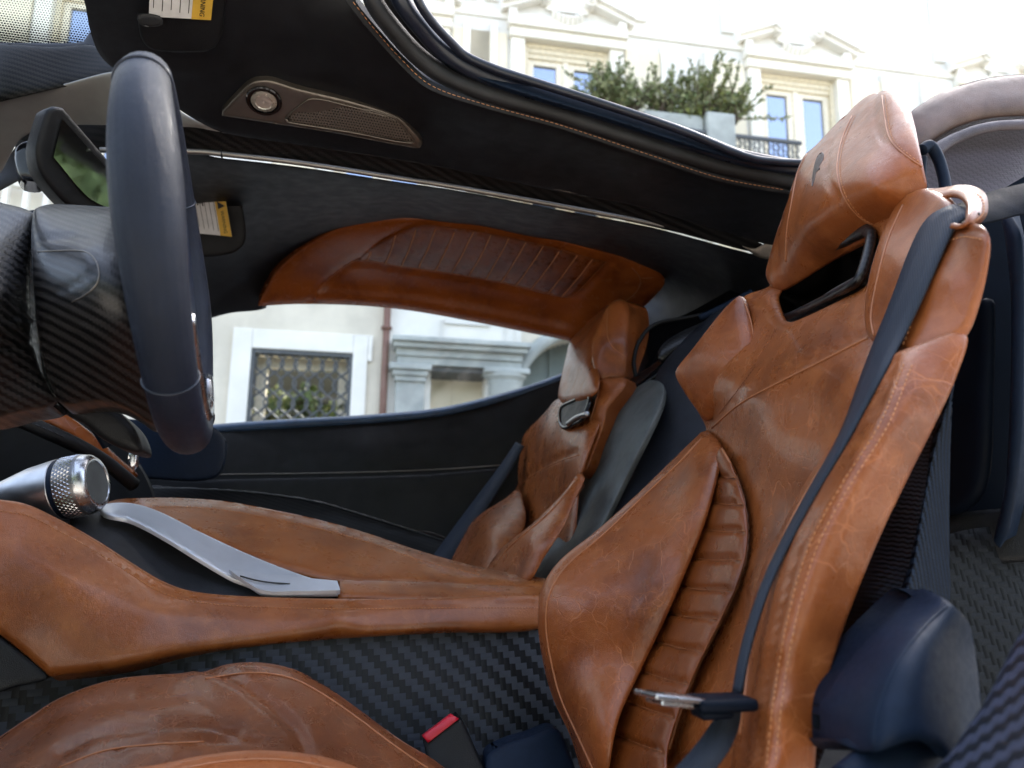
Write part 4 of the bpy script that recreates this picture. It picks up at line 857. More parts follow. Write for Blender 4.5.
# the car's nose beyond the left edge of the picture: dashboard body, windscreen, pillar and bonnet
def prism(name, prof, ys, mat, skew=0.):
    V = []; m = len(prof)
    for y in ys: V += [(x-skew*(y-ys[0]), y, z) for x, z in prof]
    Fc = [tuple(range(m)), tuple(range((len(ys)-1)*m, len(ys)*m))[::-1]]
    for a in range(len(ys)-1):
        for k in range(m): Fc.append((a*m+k, (a+1)*m+k, (a+1)*m+(k+1) % m, a*m+(k+1) % m))
    return mesh(name, V, Fc, mat, car, False)
prism('dashboard_body', [(-.44, .48), (-.40, .62), (-.43, .76), (-.52, .83), (-.78, .85), (-1.30, .80), (-1.30, .35), (-.60, .35)], (.50, 1.2, 2.02), M['black'], .36)
prism('bonnet', [(-1.28, .83), (-1.9, .80), (-2.6, .66), (-2.75, .50), (-2.75, .22), (-1.28, .22)], (.26, .40, 1.95, 2.08), M['door_top'])
prism('header_beam', [(-.50, 1.215), (-.52, 1.27), (-.64, 1.255), (-.62, 1.21)], (.42, 1.20), M['black'])
MB().tube([(-.60, .45, 1.235), (-.95, .43, 1.04), (-1.30, .40, .83)], .03, 12).build('front_pillar', M['black'], car, True)
MB().tube([(-.62, 1.98, 1.20), (-.95, 2.02, 1.03), (-1.30, 2.05, .83)], .03, 12).build('front_pillar', M['black'], car, True)
mesh('windscreen', [(-.63, .46, 1.235), (-.63, 1.16, 1.235), (-1.30, 2.02, .835), (-1.30, .42, .835)], [(0, 1, 2, 3)], M['glass'], car, False)
# trim behind the near seat
puff('rear_side_trim', [(935, 250), (985, 200), (1070, 170), (1070, 552), (1000, 556), (940, 556), (940, 400)], [(935, 250, .74), (1070, 170, .66), (1070, 552, .66), (940, 556, .74)], M['sideplastic'], car, bulge=0, thick=.02, step=14, back=(.5, 1, 0))
puff('trim_pad', [(955, 320), (970, 306), (990, 298), (995, 304), (994, 400), (992, 462), (986, 490), (974, 506), (950, 516), (940, 500), (944, 400)], [(955, 320, .70), (994, 300, .64), (992, 462, .64), (950, 516, .69), (940, 420, .70)], M['sideplastic'], car, bulge=.010, w=9, thick=.03, step=5)
puff('trim_rib', [(1002, 205), (1012, 215), (1023, 240), (1024, 400), (1020, 470), (1010, 530), (1000, 548), (996, 545), (1006, 500), (1012, 440), (1014, 300), (1008, 240)], [(1002, 205, .63), (1024, 300, .60), (1020, 470, .60), (1000, 548, .63)], M['plastic'], car, bulge=.007, w=6, thick=.03, step=4)
puff('trim_lower', [(930, 520), (1070, 512), (1070, 553), (930, 558)], [(930, 520, .705), (1070, 512, .62), (1070, 553, .62), (930, 558, .70)], M['black'], car, bulge=.004, w=7, thick=.03, step=6)
# rear buttress behind the headrest
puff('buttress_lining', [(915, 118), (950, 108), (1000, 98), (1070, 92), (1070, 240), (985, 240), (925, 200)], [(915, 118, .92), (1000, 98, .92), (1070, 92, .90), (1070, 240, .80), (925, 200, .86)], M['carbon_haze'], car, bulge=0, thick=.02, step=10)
puff('buttress_rim', [(906, 120), (924, 103), (950, 90), (985, 80), (1020, 76), (1070, 74), (1070, 118), (1030, 116), (985, 119), (955, 128), (935, 140), (917, 152)], [(906, 120, .88), (985, 80, .88), (1070, 74, .86), (1070, 118, .83), (985, 119, .85), (917, 152, .86)], M['rear_flare2'], car, bulge=.014, w=16, thick=.04, step=5)
puff('buttress_pillar', [(928, 150), (950, 135), (985, 123), (1030, 120), (1070, 122), (1070, 132), (1030, 130), (988, 133), (954, 146), (934, 160)], [(928, 150, .84), (985, 123, .83), (1070, 127, .80), (934, 160, .835)], M['rear_flare'], car, bulge=.006, w=6, thick=.02, step=4)

bar('belt_guide', [(922, 150, .74), (930, 146, .74), (938, 158, .74), (944, 178, .735), (946, 196, .73)], .007, M['plastic'], car)
bar('inner_belt_guide', [(926, 196, .72), (923, 175, .725), (924, 158, .73)], .004, M['sideplastic'], car)

# ================================================================== sun visors and mirror
def label(parent, q, yel, text_at, size, rot):
    """printed warning label: white field with lines, yellow field with a triangle and the word WARNING"""
    pass
def visor(nm, lab, outl, ctrl, loc):
    t = thing('sun_visor', lab, 'sun visor', loc, 'sun visors')
    b = puff('visor_board', outl, ctrl, M['black'], t, bulge=.004, w=5, thick=.015, step=5)
    return t, b
def warn(t, b, O, ex, ey, w, h, yfrac=.22, nn=None):
    """label rectangle: O = corner, ex along the short printed direction, ey down the word"""
    nn = np.cross(ex, ey); nn /= np.linalg.norm(nn)
    if nn@(CAM-O) < 0: nn = -nn
    def fr_(q): return O+ex*q[0]+ey*q[1]+nn*q[2]
    lb = MB().box((0, 0, .0), (w, h, .0008), fr_).build('warning_label', M['white'], t)
    yl = MB().box((w*(1-yfrac), 0, .0008), (w, h, .0014), fr_).build('yellow_field', M['yellow'], lb)
    ink = MB()
    x0 = w*(1-yfrac*.5)
    # triangle with its apex towards the printed top
    a = yfrac*w*.36
    tri = [(x0+a, h*.13), (x0-a*.8, h*.13-a*.95), (x0-a*.8, h*.13+a*.95)]
    ink.add([fr_((p[0], p[1], .0018)) for p in tri]+[fr_((p[0], p[1], .0014)) for p in tri], [(0, 1, 2), (5, 4, 3), (0, 3, 4, 1), (1, 4, 5, 2), (2, 5, 3, 0)])
    rr = random.Random(3)
    for k in range(5):
        xx = w*(.06+.14*k)
        ink.box((xx, h*.06, .0008), (xx+w*.012, h*rr.uniform(.75, .95), .0012), fr_)
    for k in range(6):
        ink.box((w*(.02+.05*k), h*.03, .0008), (w*(.055+.05*k), h*(.12+.08*rr.random()), .0013), fr_)
    ink.box((w*.70, h*.08, .0008), (w*.735, h*.92, .0012), fr_)
    ink.build('print', M['ink'], lb)
    cu = bpy.data.curves.new('warning_text', 'FONT'); cu.body = 'WARNING'; cu.size = yfrac*w*.74; cu.extrude = .0003; cu.align_x = 'CENTER'; cu.align_y = 'CENTER'
    cu.materials.append(M['ink'])
    tmp = bpy.data.objects.new('warning_curve', cu); COL.objects.link(tmp)
    me = bpy.data.meshes.new_from_object(tmp.evaluated_get(bpy.context.evaluated_depsgraph_get())); COL.objects.unlink(tmp); bpy.data.objects.remove(tmp)
    o = bpy.data.objects.new('warning_text', me); COL.objects.link(o)
    xdir = Vector(ey).normalized(); zdir = Vector(nn).normalized(); ydir = zdir.cross(xdir)
    mw = Matrix((xdir, ydir, zdir)).transposed().to_4x4()
    o.rotation_euler = mw.to_euler()
    s_ = (h*.66)/(cu.size*4.9); o.scale = (s_, s_, 1)
    o.parent = lb; o.location = Vector(fr_((x0, h*.60, .0018)))-wloc(lb)
    return lb
v2o = [(186, 160), (205, 165), (222, 170), (232, 180), (240, 198), (245, 222), (245, 242), (236, 252), (222, 256), (200, 258), (186, 258)]
t2, b2 = visor('sun_visor', 'black sun visor with a white and yellow warning label, just behind the steering wheel', v2o, [(186, 160, 1.50), (222, 170, 1.50), (245, 242, 1.56), (190, 258, 1.58)], P(215, 215, 1.55))
q = [P(192, 198, 1.505), P(226, 201.5, 1.50), P(232, 236.6, 1.53), P(194, 234, 1.535)]
nrm_ = np.cross(q[1]-q[0], q[3]-q[0]); nrm_ /= np.linalg.norm(nrm_)
ex = q[1]-q[0]; w_ = np.linalg.norm(ex); ex /= w_; ey = (q[2]-q[1]); ey -= ex*(ey@ex)*.0; h_ = np.linalg.norm(ey); ey /= h_
warn(t2, b2, q[0], ex, ey, w_, h_, .34)
v1o = [(134, -30), (232, -30), (226, 0), (223, 30), (218, 44), (206, 51), (180, 52), (152, 49), (142, 40), (138, 20)]
t1, b1 = visor('sun_visor', 'black sun visor cut by the top edge, its warning label mostly out of view', v1o, [(134, -30, .90), (232, -30, .90), (218, 44, .985), (142, 40, .985)], P(180, 20, .93))
q = [P(150, -14, .90), P(214, -10, .90), P(211, 19.5, .935), P(150, 9, .925)]
ex = q[1]-q[0]; w_ = np.linalg.norm(ex); ex /= w_; ey = q[2]-q[1]; h_ = np.linalg.norm(ey)*1.0; ey /= h_
# the word ends at the visible end of the label
warn(t1, b1, q[0]-ey*.02, ex, ey, w_, h_+.02, .32)
puff('visor_clip', [(138, 14), (160, 16), (163, 24), (150, 27), (139, 24)], [(138, 14, .93), (160, 16, .93), (139, 24, .94)], M['padded'], t1, bulge=.002, w=3, thick=.008, step=3)
mir = thing('rear_view_mirror', 'black framed rear-view mirror reflecting green trees, left of the wheel', 'mirror', P(70, 160, 1.1))
MN = np.array([.781, -.581, -.228]); MN /= np.linalg.norm(MN); MO = P(80, 160, 1.10)
mp_ = lambda x, y, o=0.: (x, y, 'pl', (MO+MN*o, MN))
puff('mirror_housing', [(35, 150), (40, 128), (46, 110, 's'), (52, 106.5), (62, 108, 's'), (112, 166, 's'), (114, 214), (76, 210), (62, 201), (40, 173)], [mp_(36, 134, -.012), (48, 107, 'pl', (MO-MN*.012, MN)), mp_(112, 166, -.012), mp_(114, 214, -.012), mp_(42, 176, -.012)], M['black'], mir, bulge=.005, w=5, thick=.03, step=4, n=MN, back=-MN+np.array([0, .4, 0]))
puff('mirror_glass', [(62.5, 119, 's'), (110, 172, 's'), (110, 209, 's'), (88, 197), (53.5, 157, 's')], [mp_(62, 117, -.003), mp_(110, 172, -.003), mp_(110, 209, -.003), mp_(52, 157, -.003)], M['mirror'], mir, bulge=0, thick=.002, step=8, n=MN)
puff('mirror_mount', [(16, 150), (24, 142), (38, 142), (44, 160), (44, 180), (24, 180), (17, 168)], [(16, 150, 1.17), (38, 142, 1.15), (44, 180, 1.15), (20, 178, 1.17)], M['gloss'], mir, bulge=.006, w=7, thick=.04, step=4, back=(-.3, 1, 0))

# ================================================================== passenger door with its roof section
door = thing('passenger_door', 'far door with black panel, open window frame and quilted cognac leather roof pad', 'car door', P(330, 470, 1.98))
puff('door_panel', [(120, 440), (180, 432), (205, 427), (247, 424), (300, 420), (370, 416), (440, 409), (500, 394), (545, 380), (570, 371), (600, 380), (600, 640), (420, 640), (180, 560), (120, 500)],
    [(120, 440, 1.95), (205, 427, 1.98), (370, 416, 1.99), (500, 394, 1.97), (570, 371, 1.94), (600, 640, 1.88), (180, 560, 1.90), (205, 455, 1.945), (370, 450, 1.945), (520, 430, 1.925), (370, 520, 1.92)], M['door'], door, bulge=.012, w=13, thick=.06, step=6,
    grooves=[([(170, 474), (300, 473), (420, 470), (520, 464), (560, 458)], 1.6, .004), ([(207, 432), (240, 433), (268, 444), (290, 459), (303, 471)], 1.6, .003)])
bar('door_top_roll', [(190, 433, 1.99), (247, 428.5, 1.99), (300, 425, 1.99), (370, 421, 1.99), (440, 414, 1.985), (500, 400, 1.975), (545, 386, 1.96), (580, 372, 1.945)], .020, M['door_top'], door, ell=(1.4, .8), n=18, up=(0, 0, 1))
seam([(180, 475), (300, 473.5), (420, 470.5), (505, 465)], bpy.data.objects['door_panel'], .0011, M['silver_warm'], bpy.data.objects['door_panel'], 'trim_line', 0.001)
puff('door_speaker', [(190, 440), (206, 434), (216, 438), (220, 452), (214, 465), (200, 470), (190, 462)], [(190, 440, 1.94), (216, 438, 1.935), (214, 465, 1.925), (190, 462, 1.93)], M['doorgrille'], door, bulge=.001, w=4, thick=.006, step=5)
puff('door_lower', [(120, 482), (200, 480), (300, 478), (420, 475), (515, 469), (505, 480), (460, 560), (440, 600), (120, 560)], [(120, 482, 1.915), (300, 478, 1.915), (515, 469, 1.90), (440, 600, 1.87), (120, 560, 1.90)], M['headliner'], door, bulge=.004, w=6, thick=.02, step=8)
dc = puff('door_carbon', [(110, 487), (180, 487), (230, 489), (280, 494), (320, 501), (355, 511), (400, 525), (450, 541), (450, 580), (320, 560), (110, 530)], [(110, 487, 1.885), (230, 489, 1.885), (355, 511, 1.87), (450, 541, 1.855), (450, 580, 1.82), (110, 530, 1.85)], M['carbon_trim'], door, bulge=.004, w=5, thick=.02, step=7)
seam([(120, 488.5), (180, 488.5), (230, 490.5), (280, 495.5), (320, 502.5), (355, 512.5), (400, 526.5), (445, 541)], dc, .0012, M['bulk'], dc, 'carbon_edge')
# roof section of the door
WIN = [(196, 318), (230, 310), (262, 303), (300, 302), (360, 304), (410, 309), (470, 320), (530, 332), (575, 342)]
puff('door_roof_lining', [(150, 150), (222, 158), (300, 167), (400, 182), (455, 190), (560, 210), (650, 227), (700, 240), (745, 252), (790, 262), (812, 262), (800, 320), (720, 352), (660, 372), (600, 380), (596, 350), (612, 336), (638, 306), (650, 291), (652, 282), (642, 273), (614, 261), (558, 244), (480, 229.5), (410, 222), (370, 225), (334, 236), (304, 254), (282, 274), (268, 297), (266, 308), (230, 313), (196, 322), (150, 330)],
    [(150, 150, 1.28), (222, 158, 1.28), (300, 167, 1.28), (455, 190, 1.28), (560, 210, 1.28), (650, 227, 1.27), (745, 252, 1.25), (812, 262, 1.24), (800, 320, 1.40), (720, 352, 1.55), (650, 372, 1.75), (600, 380, 1.92), (596, 350, 1.93), (644, 308, 1.83), (660, 285, 1.76), (618, 259, 1.69), (558, 244, 1.67), (480, 229, 1.68), (410, 222, 1.70), (334, 236, 1.77), (304, 254, 1.84), (268, 297, 1.93), (266, 308, 1.94), (196, 322, 1.93), (150, 330, 1.92), (200, 240, 1.70), (370, 202, 1.48), (470, 211, 1.48), (560, 227, 1.48), (630, 243, 1.48), (700, 290, 1.58), (280, 225, 1.66), (240, 280, 1.86)],
    M['headliner'], door, bulge=.003, w=5, thick=.03, step=7, grooves=[([(222, 300), (250, 276), (272, 250), (300, 232), (330, 216), (372, 205), (430, 205), (520, 219), (620, 243), (672, 262), (692, 285), (684, 312)], 2.2, .003), ([(205, 310), (240, 285), (262, 272)], 3, .004)])
qp = puff('quilted_roof_pad', [(258, 306, 's'), (263, 294), (276, 271), (300, 249), (330, 231), (368, 219.5), (410, 216.5), (480, 224), (560, 239), (620, 254), (654, 267), (665, 279), (662, 288), (640, 310), (606, 336), (590, 352), (576, 343), (530, 333), (470, 321), (410, 310.5), (360, 305.5), (300, 304)],
    densY([(258, 306, 1.90), (300, 304, 1.915), (360, 305.5, 1.92), (410, 310.5, 1.925), (470, 321, 1.925), (530, 333, 1.92), (578, 344, 1.905)])+densY([(290, 296, 1.895), (330, 296, 1.905), (400, 300, 1.908), (470, 311, 1.908), (545, 325, 1.90)])
    +densY([(300, 286, 1.885), (340, 286, 1.895), (400, 290, 1.90), (470, 300, 1.90), (555, 315, 1.885)])+densY([(318, 275, 1.86), (360, 273, 1.855), (400, 277, 1.86), (470, 286, 1.86), (565, 304, 1.85)])
    +densY([(276, 271, 1.84), (330, 231, 1.72), (368, 219.5, 1.66), (410, 217, 1.64), (480, 224, 1.62), (560, 239, 1.62), (620, 254, 1.64), (654, 267, 1.66), (664, 282, 1.69)])+densY([(370, 250, 1.76), (430, 248, 1.745), (490, 257, 1.74), (570, 275, 1.735)])+[(610, 308, 1.80), (590, 350, 1.90), (640, 308, 1.77), (625, 285, 1.73)],
    M['leather_door'], door, lam=.04, bulge=.016, w=15, thick=.04, step=4, n=(-.15, -.72, -.55), back=(0, .5, 1),
    grooves=[([(312, 300), (322, 285), (340, 270), (357, 260), (400, 266), (452, 273), (500, 282), (550, 293), (570, 297), (584, 286), (606, 262)], 2.6, .009), ([(310, 292), (380, 296), (470, 309), (540, 324), (566, 330)], 7, -.006), ([(357, 259), (374, 245), (395, 233), (425, 223), (500, 231), (600, 255)], 2.5, .004)])
quads = [(372, 244, 368, 259), (395.5, 235, 385.4, 263.5), (417.4, 225, 401.8, 265), (437, 225, 418.8, 267), (455.7, 228, 435.7, 270), (473.5, 231.5, 452, 272), (491, 234.6, 469, 275), (508.6, 238, 486, 279), (526, 242, 501, 282), (543, 246, 516, 285), (559, 251, 531, 289), (577, 255, 548, 293), (592, 259, 562, 296)]
qi = puff('quilted_panel', [(358, 259, 's'), (374, 246), (395, 234.5), (420, 225), (455, 227.5), (510, 237), (560, 249), (606, 261.5, 's'), (590, 277), (572, 294), (562, 296.5), (520, 287), (480, 277.5), (440, 271.5), (400, 266)],
    onto([(358, 259), (395, 236), (420, 227), (455, 229), (510, 239), (560, 251), (603, 262), (580, 286), (562, 295), (520, 286), (480, 277), (440, 271), (400, 265), (385, 255), (430, 248), (480, 254), (530, 264), (570, 272)], qp), M['leather_dark'], qp, bulge=.003, w=5, n=(-.15, -.72, -.55), thick=.02, step=3, lift=.004, lam=.01,
    grooves=[([(a, b), ((a+c)/2+1, (b+d)/2), (c, d)], 1.8, .005) for a, b, c, d in quads])
for a, b, c, d in quads: seam([(a, b), ((a+c)/2+1, (b+d)/2), (c, d)], qi, .0013, M['thread'], qi, 'seam', .0022)
seam([(314, 300), (322, 286), (340, 270), (357, 260), (400, 266.5), (452, 273.5), (500, 282), (550, 293.5), (570, 297), (586, 283), (606, 262)], [qp, qi], .0013, M['piping'], qp)
seam([(588, 322), (610, 308), (630, 298), (641, 285), (640, 276), (632, 268)], [qp], .0010, M['piping'], qp); seam([(642, 278), (652, 278), (662, 273)], [qp], .0010, M['piping'], qp)
puff('window_glass', [(190, 310), (262, 298), (360, 298), (470, 314), (580, 338), (580, 372), (500, 400), (370, 422), (190, 432)], [(190, 310, 2.00), (360, 298, 2.0), (580, 338, 1.97), (580, 372, 1.99), (370, 422, 2.03), (190, 432, 2.03)], M['glass'], door, bulge=0, thick=0, step=14)

# ================================================================== street: ground and the facade opposite
M['ground'] = plain('street_stone', (.36, .33, .29), .8, var=.25, nscale=3)
gm = MB(); gm.add([(-400, -400, 0), (400, -400, 0), (400, 400, 0), (-400, 400, 0)], [(0, 1, 2, 3)]); tag(gm.build('pavement', M['ground']), kind='structure')
fa = ((4948-512)*RIGHT+(384-644)*UP+F*FWD); fa[2] = 0; fa /= np.linalg.norm(fa)
fn = np.array([fa[1], -fa[0], 0]);                       # towards the camera
if fn@(CAM-CAM-FWD) < 0: fn = -fn
FD = 8.0; FO = CAM-fn*FD; FO[2] = 0
def W(px, py, off=0.):
    d = ray(px, py); t = -(FD-off)/(d@fn); p = CAM+d*t-FO; return np.array([p@fa, p[2]])
def FP(a, z, d=0.): return FO+fa*a+fn*d+np.array([0, 0, z])
def fmap(q): return FP(q[0], q[2], q[1])
class FB(MB):
    def bx(s, a0, a1, z0, z1, d0, d1, bev=0): return s.box((min(a0, a1), min(d0, d1), min(z0, z1)), (max(a0, a1), max(d0, d1), max(z0, z1)), fmap, bev)
    def rect(s, px0, py0, px1, py1, d0, d1, bev=0):
        a = W(px0, py0, d1); b = W(px1, py1, d1); return s.bx(a[0], b[0], a[1], b[1], d0, d1, bev)
def stucco(name, col, var=.06, bump=.002): return plain(name, col, .85, var=var, nscale=2.2, bump=bump)
M['st_white'] = stucco('white_stucco', (.80, .77, .70)); M['st_grey'] = stucco('pale_grey_stucco', (.72, .70, .65)); M['st_beige'] = stucco('beige_stucco', (.66, .60, .49), .1)
M['st_cream'] = stucco('cream_trim', (.80, .76, .66)); M['st_yellow'] = stucco('yellow_panel', (.76, .68, .52)); M['stone'] = stucco('grey_stone', (.36, .38, .36), .22, .006)
M['stone_dark'] = stucco('dark_soffit', (.12, .12, .115), .2); M['pipe'] = plain('brown_downpipe', (.17, .085, .06), .5); M['iron'] = plain('wrought_iron', (.075, .08, .085), .5)
M['frame_cream'] = plain('cream_window_frame', (.72, .63, .46), .5); M['frame_white'] = plain('white_window_frame', (.78, .70, .55), .5)
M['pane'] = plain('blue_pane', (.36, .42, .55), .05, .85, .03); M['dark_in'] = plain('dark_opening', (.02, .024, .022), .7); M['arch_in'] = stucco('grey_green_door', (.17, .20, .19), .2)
house = thing('house', 'pale stuccoed town house with pedimented windows and a stone doorway across the street', 'house', FP(0, 0, 0))
apipe = W(385, 360)[0]; aend = W(1200, 300)[0]; a_lo = -16.0
gA = [W(252, 347.5), W(353, 354.5)]            # barred window opening
ga0, ga1, gz1 = gA[0][0], gA[1][0], (gA[0][1]+gA[1][1])/2; gz0 = gz1-1.35
archc = W(585, 392); arch_r = abs(W(519, 378)[0]-archc[0])
def wallpiece(mb, a0, a1, z0, z1, holes, d0=-.35, d1=0.):
    """a thick wall between z0 and z1 with rectangular openings cut out"""
    xs = sorted({a0, a1, *[v for h in holes for v in h[:2]]}); zs = sorted({z0, z1, *[v for h in holes for v in h[2:]]})
    for i in range(len(xs)-1):
        run = None
        for j in range(len(zs)-1):
            ca, cz = (xs[i]+xs[i+1])/2, (zs[j]+zs[j+1])/2
            if any(h[0] < ca < h[1] and h[2] < cz < h[3] for h in holes):
                if run is not None: mb.bx(xs[i], xs[i+1], run, zs[j], d0, d1); run = None
            elif run is None: run = zs[j]
        if run is not None: mb.bx(xs[i], xs[i+1], run, zs[-1], d0, d1)
# storey heights
zA = (W(524.7, 40.3)[1]+W(608, 52)[1])/2; aA0, aA1 = W(524.7, 40.3)[0], W(608, 52)[0]
zB = (W(758, 72)[1]+W(834.5, 82)[1])/2; aB0, aB1 = W(758, 72)[0], W(834.5, 82)[0]
ztop = (zA+zB)/2; wA = ((aA1-aA0)+(aB1-aB0))/2
pitch = (aB0+aB1)/2-(aA0+aA1)/2; acA = (aA0+aA1)/2
zsplit = W(450, 343.5)[1]+.95
centres = [acA+pitch*k+(.86 if k < 0 else 0) for k in range(-4, 5)]
zbase = ztop-2.3
hol = [(c-wA/2, c+wA/2, zbase, ztop) for c in centres]
FB_ = FB(); wallpiece(FB_, a_lo, aend+4, zsplit, 13.5, hol); FB_.build('upper_wall', M['st_grey'], house)
FB_ = FB(); wallpiece(FB_, a_lo, apipe, 0, zsplit, [(ga0, ga1, gz0, gz1)]); FB_.build('ground_floor_wall', M['st_beige'], house)
pl0, pl1 = W(431, 372)[0], W(486, 372)[0]; zent = W(450, 369.5)[1]
aw = W(521, 345)[0]
FB_ = FB(); wallpiece(FB_, apipe, aw, 0, zsplit, [(pl0, pl1, 0, zent)]); FB_.build('doorway_wall', M['st_white'], house)
FB_ = FB()
# the wall with the arched gate: slices along the arch
wallpiece(FB_, archc[0]+arch_r, aend+4, 0, zsplit, [])
wallpiece(FB_, aw, archc[0]-arch_r, 0, zsplit, []) if archc[0]-arch_r > aw else None
N_ = 24; arch_z0 = archc[1]-.1
for k in range(N_):
    x0 = -arch_r+2*arch_r*k/N_; x1 = -arch_r+2*arch_r*(k+1)/N_; xm = (x0+x1)/2
    FB_.bx(max(aw, archc[0]+x0), archc[0]+x1, arch_z0+math.sqrt(max(0, arch_r**2-xm*xm)), zsplit, -.35, 0) if archc[0]+x1 > aw else None
FB_.build('gateway_wall', M['st_beige'], house)
ap = [FP(archc[0]+math.cos(t)*(arch_r+.05), arch_z0+math.sin(t)*(arch_r+.05), .03) for t in np.linspace(0, math.pi, 40)]
m_ = MB(); m_.tube(ap, .07, 8); m_.build('arch_moulding', M['stone'], house, True)
FB_ = FB(); FB_.bx(archc[0]-arch_r-.3, archc[0]+arch_r+.3, 0, archc[1]+arch_r+.2, -.5, -.36)
for k in range(6): FB_.bx(archc[0]-arch_r+k*.4, archc[0]-arch_r+k*.4+.03, 0, archc[1]+arch_r, -.36, -.33)
FB_.build('arched_gate', M['arch_in'], house)
# barred window: white surround, timber frame, iron lattice
FB_ = FB(); s0 = W(234, 329); s1 = W(373, 337); wl = ga0-s0[0]; wr = s1[0]-ga1; sz = W(300, 332)[1]
FB_.bx(s0[0], ga0, gz0-.25, sz, .0, .035, .006); FB_.bx(ga1, s1[0]-.045, gz0-.25, sz, .0, .035, .006); FB_.bx(ga0+.001, ga1-.001, gz1, sz-.002, .0, .033, .006); FB_.bx(s1[0]-.043, s1[0], W(371, 362)[1], sz-.001, 0, .034, .006)
FB_.build('window_surround', M['st_white'], house)
FB_ = FB(); fw = .10
FB_.bx(ga0, ga0+.035, gz0, gz1, -.12, .01); FB_.bx(ga1-.035, ga1, gz0, gz1, -.12, .01); FB_.bx(ga0+.035, ga1-.035, gz1-.04, gz1, -.12, .01); FB_.build('iron_frame', M['iron'], house)
FB_ = FB(); FB_.bx(ga0+.036, ga0+.036+fw, gz0, gz1-.041, -.30, -.22); FB_.bx(ga1-.036-fw, ga1-.036, gz0, gz1-.041, -.30, -.22); FB_.bx(ga0+.036+fw, ga1-.036-fw, gz1-.041-fw, gz1-.041, -.30, -.221); FB_.build('window_casing', M['frame_white'], house)
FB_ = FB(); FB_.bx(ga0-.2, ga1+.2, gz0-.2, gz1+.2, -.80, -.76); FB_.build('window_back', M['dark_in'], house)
lt = MB(); wdt = ga1-ga0-.07; ncol = 7; cwid = wdt/ncol
amp = cwid*.62
for c in range(-2, ncol+3):
    for sg in (1, -1):
        pts = []
        for z in np.linspace(gz1-.03, gz0, 90):
            a = ga0+.035+(c+.5)*cwid+sg*math.sin((gz1-.03-z)/(cwid*1.55)*math.pi*.5*2+.0)*amp
            if ga0+.02 < a < ga1-.02: pts.append(FP(a, z, -.03+.006*sg))
            else:
                if len(pts) > 3: lt.tube(pts, .0115, 5)
                pts = []
        if len(pts) > 3: lt.tube(pts, .0115, 5)
lt.build('iron_lattice', M['iron'], house, True)
# downpipe
m_ = MB(); m_.tube([FP(apipe, 0, .07), FP(apipe, zsplit+.5, .07)], .036, 12)
zb = W(386, 330)[1]; m_.tube([FP(apipe, zb-.015, .07), FP(apipe, zb+.015, .07)], .055, 12); m_.build('downpipe', M['pipe'], house, True)
# stone doorway: entablature, pilaster, column
e0 = W(393, 347)[0]; e1 = W(521, 352)[0]
def zrow(y): return W(450, y)[1]
FB_ = FB(); zt = zrow(345.5)
FB_.bx(e0-.02, e1+.05, zt-.05, zt, 0, .32, .008); FB_.bx(e0, e1+.02, zt-.10, zt-.051, 0, .27, .01); FB_.bx(e0+.03, e1-.02, zrow(362), zt-.101, 0, .20, .005); FB_.bx(e0+.04, e1-.03, zrow(369.5), zrow(362)-.001, 0, .17, .004)
FB_.build('entablature', M['stone'], house)
FB_ = FB(); c0, c1 = W(389, 368)[0], W(430, 375)[0]
zc = zrow(369.8)
FB_.bx(c0, c1, zc-.06, zc-.002, 0, .22, .01); FB_.bx(c0+.03, c1-.03, zc-.12, zc-.061, 0, .19, .02); FB_.bx(c0+.055, c1-.05, zc-.17, zc-.121, 0, .16, .006); FB_.bx(c0+.07, c1-.06, 0, zc-.171, 0, .13, .004); FB_.build('pilaster', M['stone'], house)
k0, k1 = W(481, 376)[0], W(525, 379)[0]; kc = (k0+k1)/2; kr = (k1-k0)/2
m_ = FB(); m_.bx(k0, k1, zc-.055, zc-.002, -.02, .26, .008)
prof = [(zc-.056, kr*.95), (zc-.085, kr*.92), (zc-.10, kr*.80), (zc-.13, kr*.72), (zc-.14, kr*.78), (zc-.16, kr*.72), (0.0, kr*.78)]
V = []; Fc = []
for z, r in prof:
    for k in range(28):
        t = 2*math.pi*k/28; V.append(FP(kc+r*math.cos(t), z, .11+r*.8*math.sin(t)))
for i in range(len(prof)-1):
    for k in range(28): Fc.append((i*28+k, i*28+(k+1) % 28, (i+1)*28+(k+1) % 28, (i+1)*28+k))
m_.add(V, Fc); o = m_.build('column', M['stone'], house, True); o.data.set_sharp_from_angle(angle=math.radians(40))
FB_ = FB(); FB_.bx(pl0-.1, pl1+.1, 0, zent+.1, -.40, -.30); FB_.bx(pl0+.25, pl0+.29, 0, zent, -.30, -.28); FB_.build('doorway_back', M['st_yellow'], house)
FB_ = FB(); FB_.bx(pl0-.02, pl1+.02, zent-.05, zent-.003, -.30, .12); FB_.build('doorway_soffit', M['stone_dark'], house)
FB_ = FB()
for x in (441, 505, 515): FB_.rect(x, 320, x+.6, 346, 0, .02)
FB_.rect(445, 318, 490, 326, 0, .03); FB_.build('plaster_joints', M['st_grey'], house)
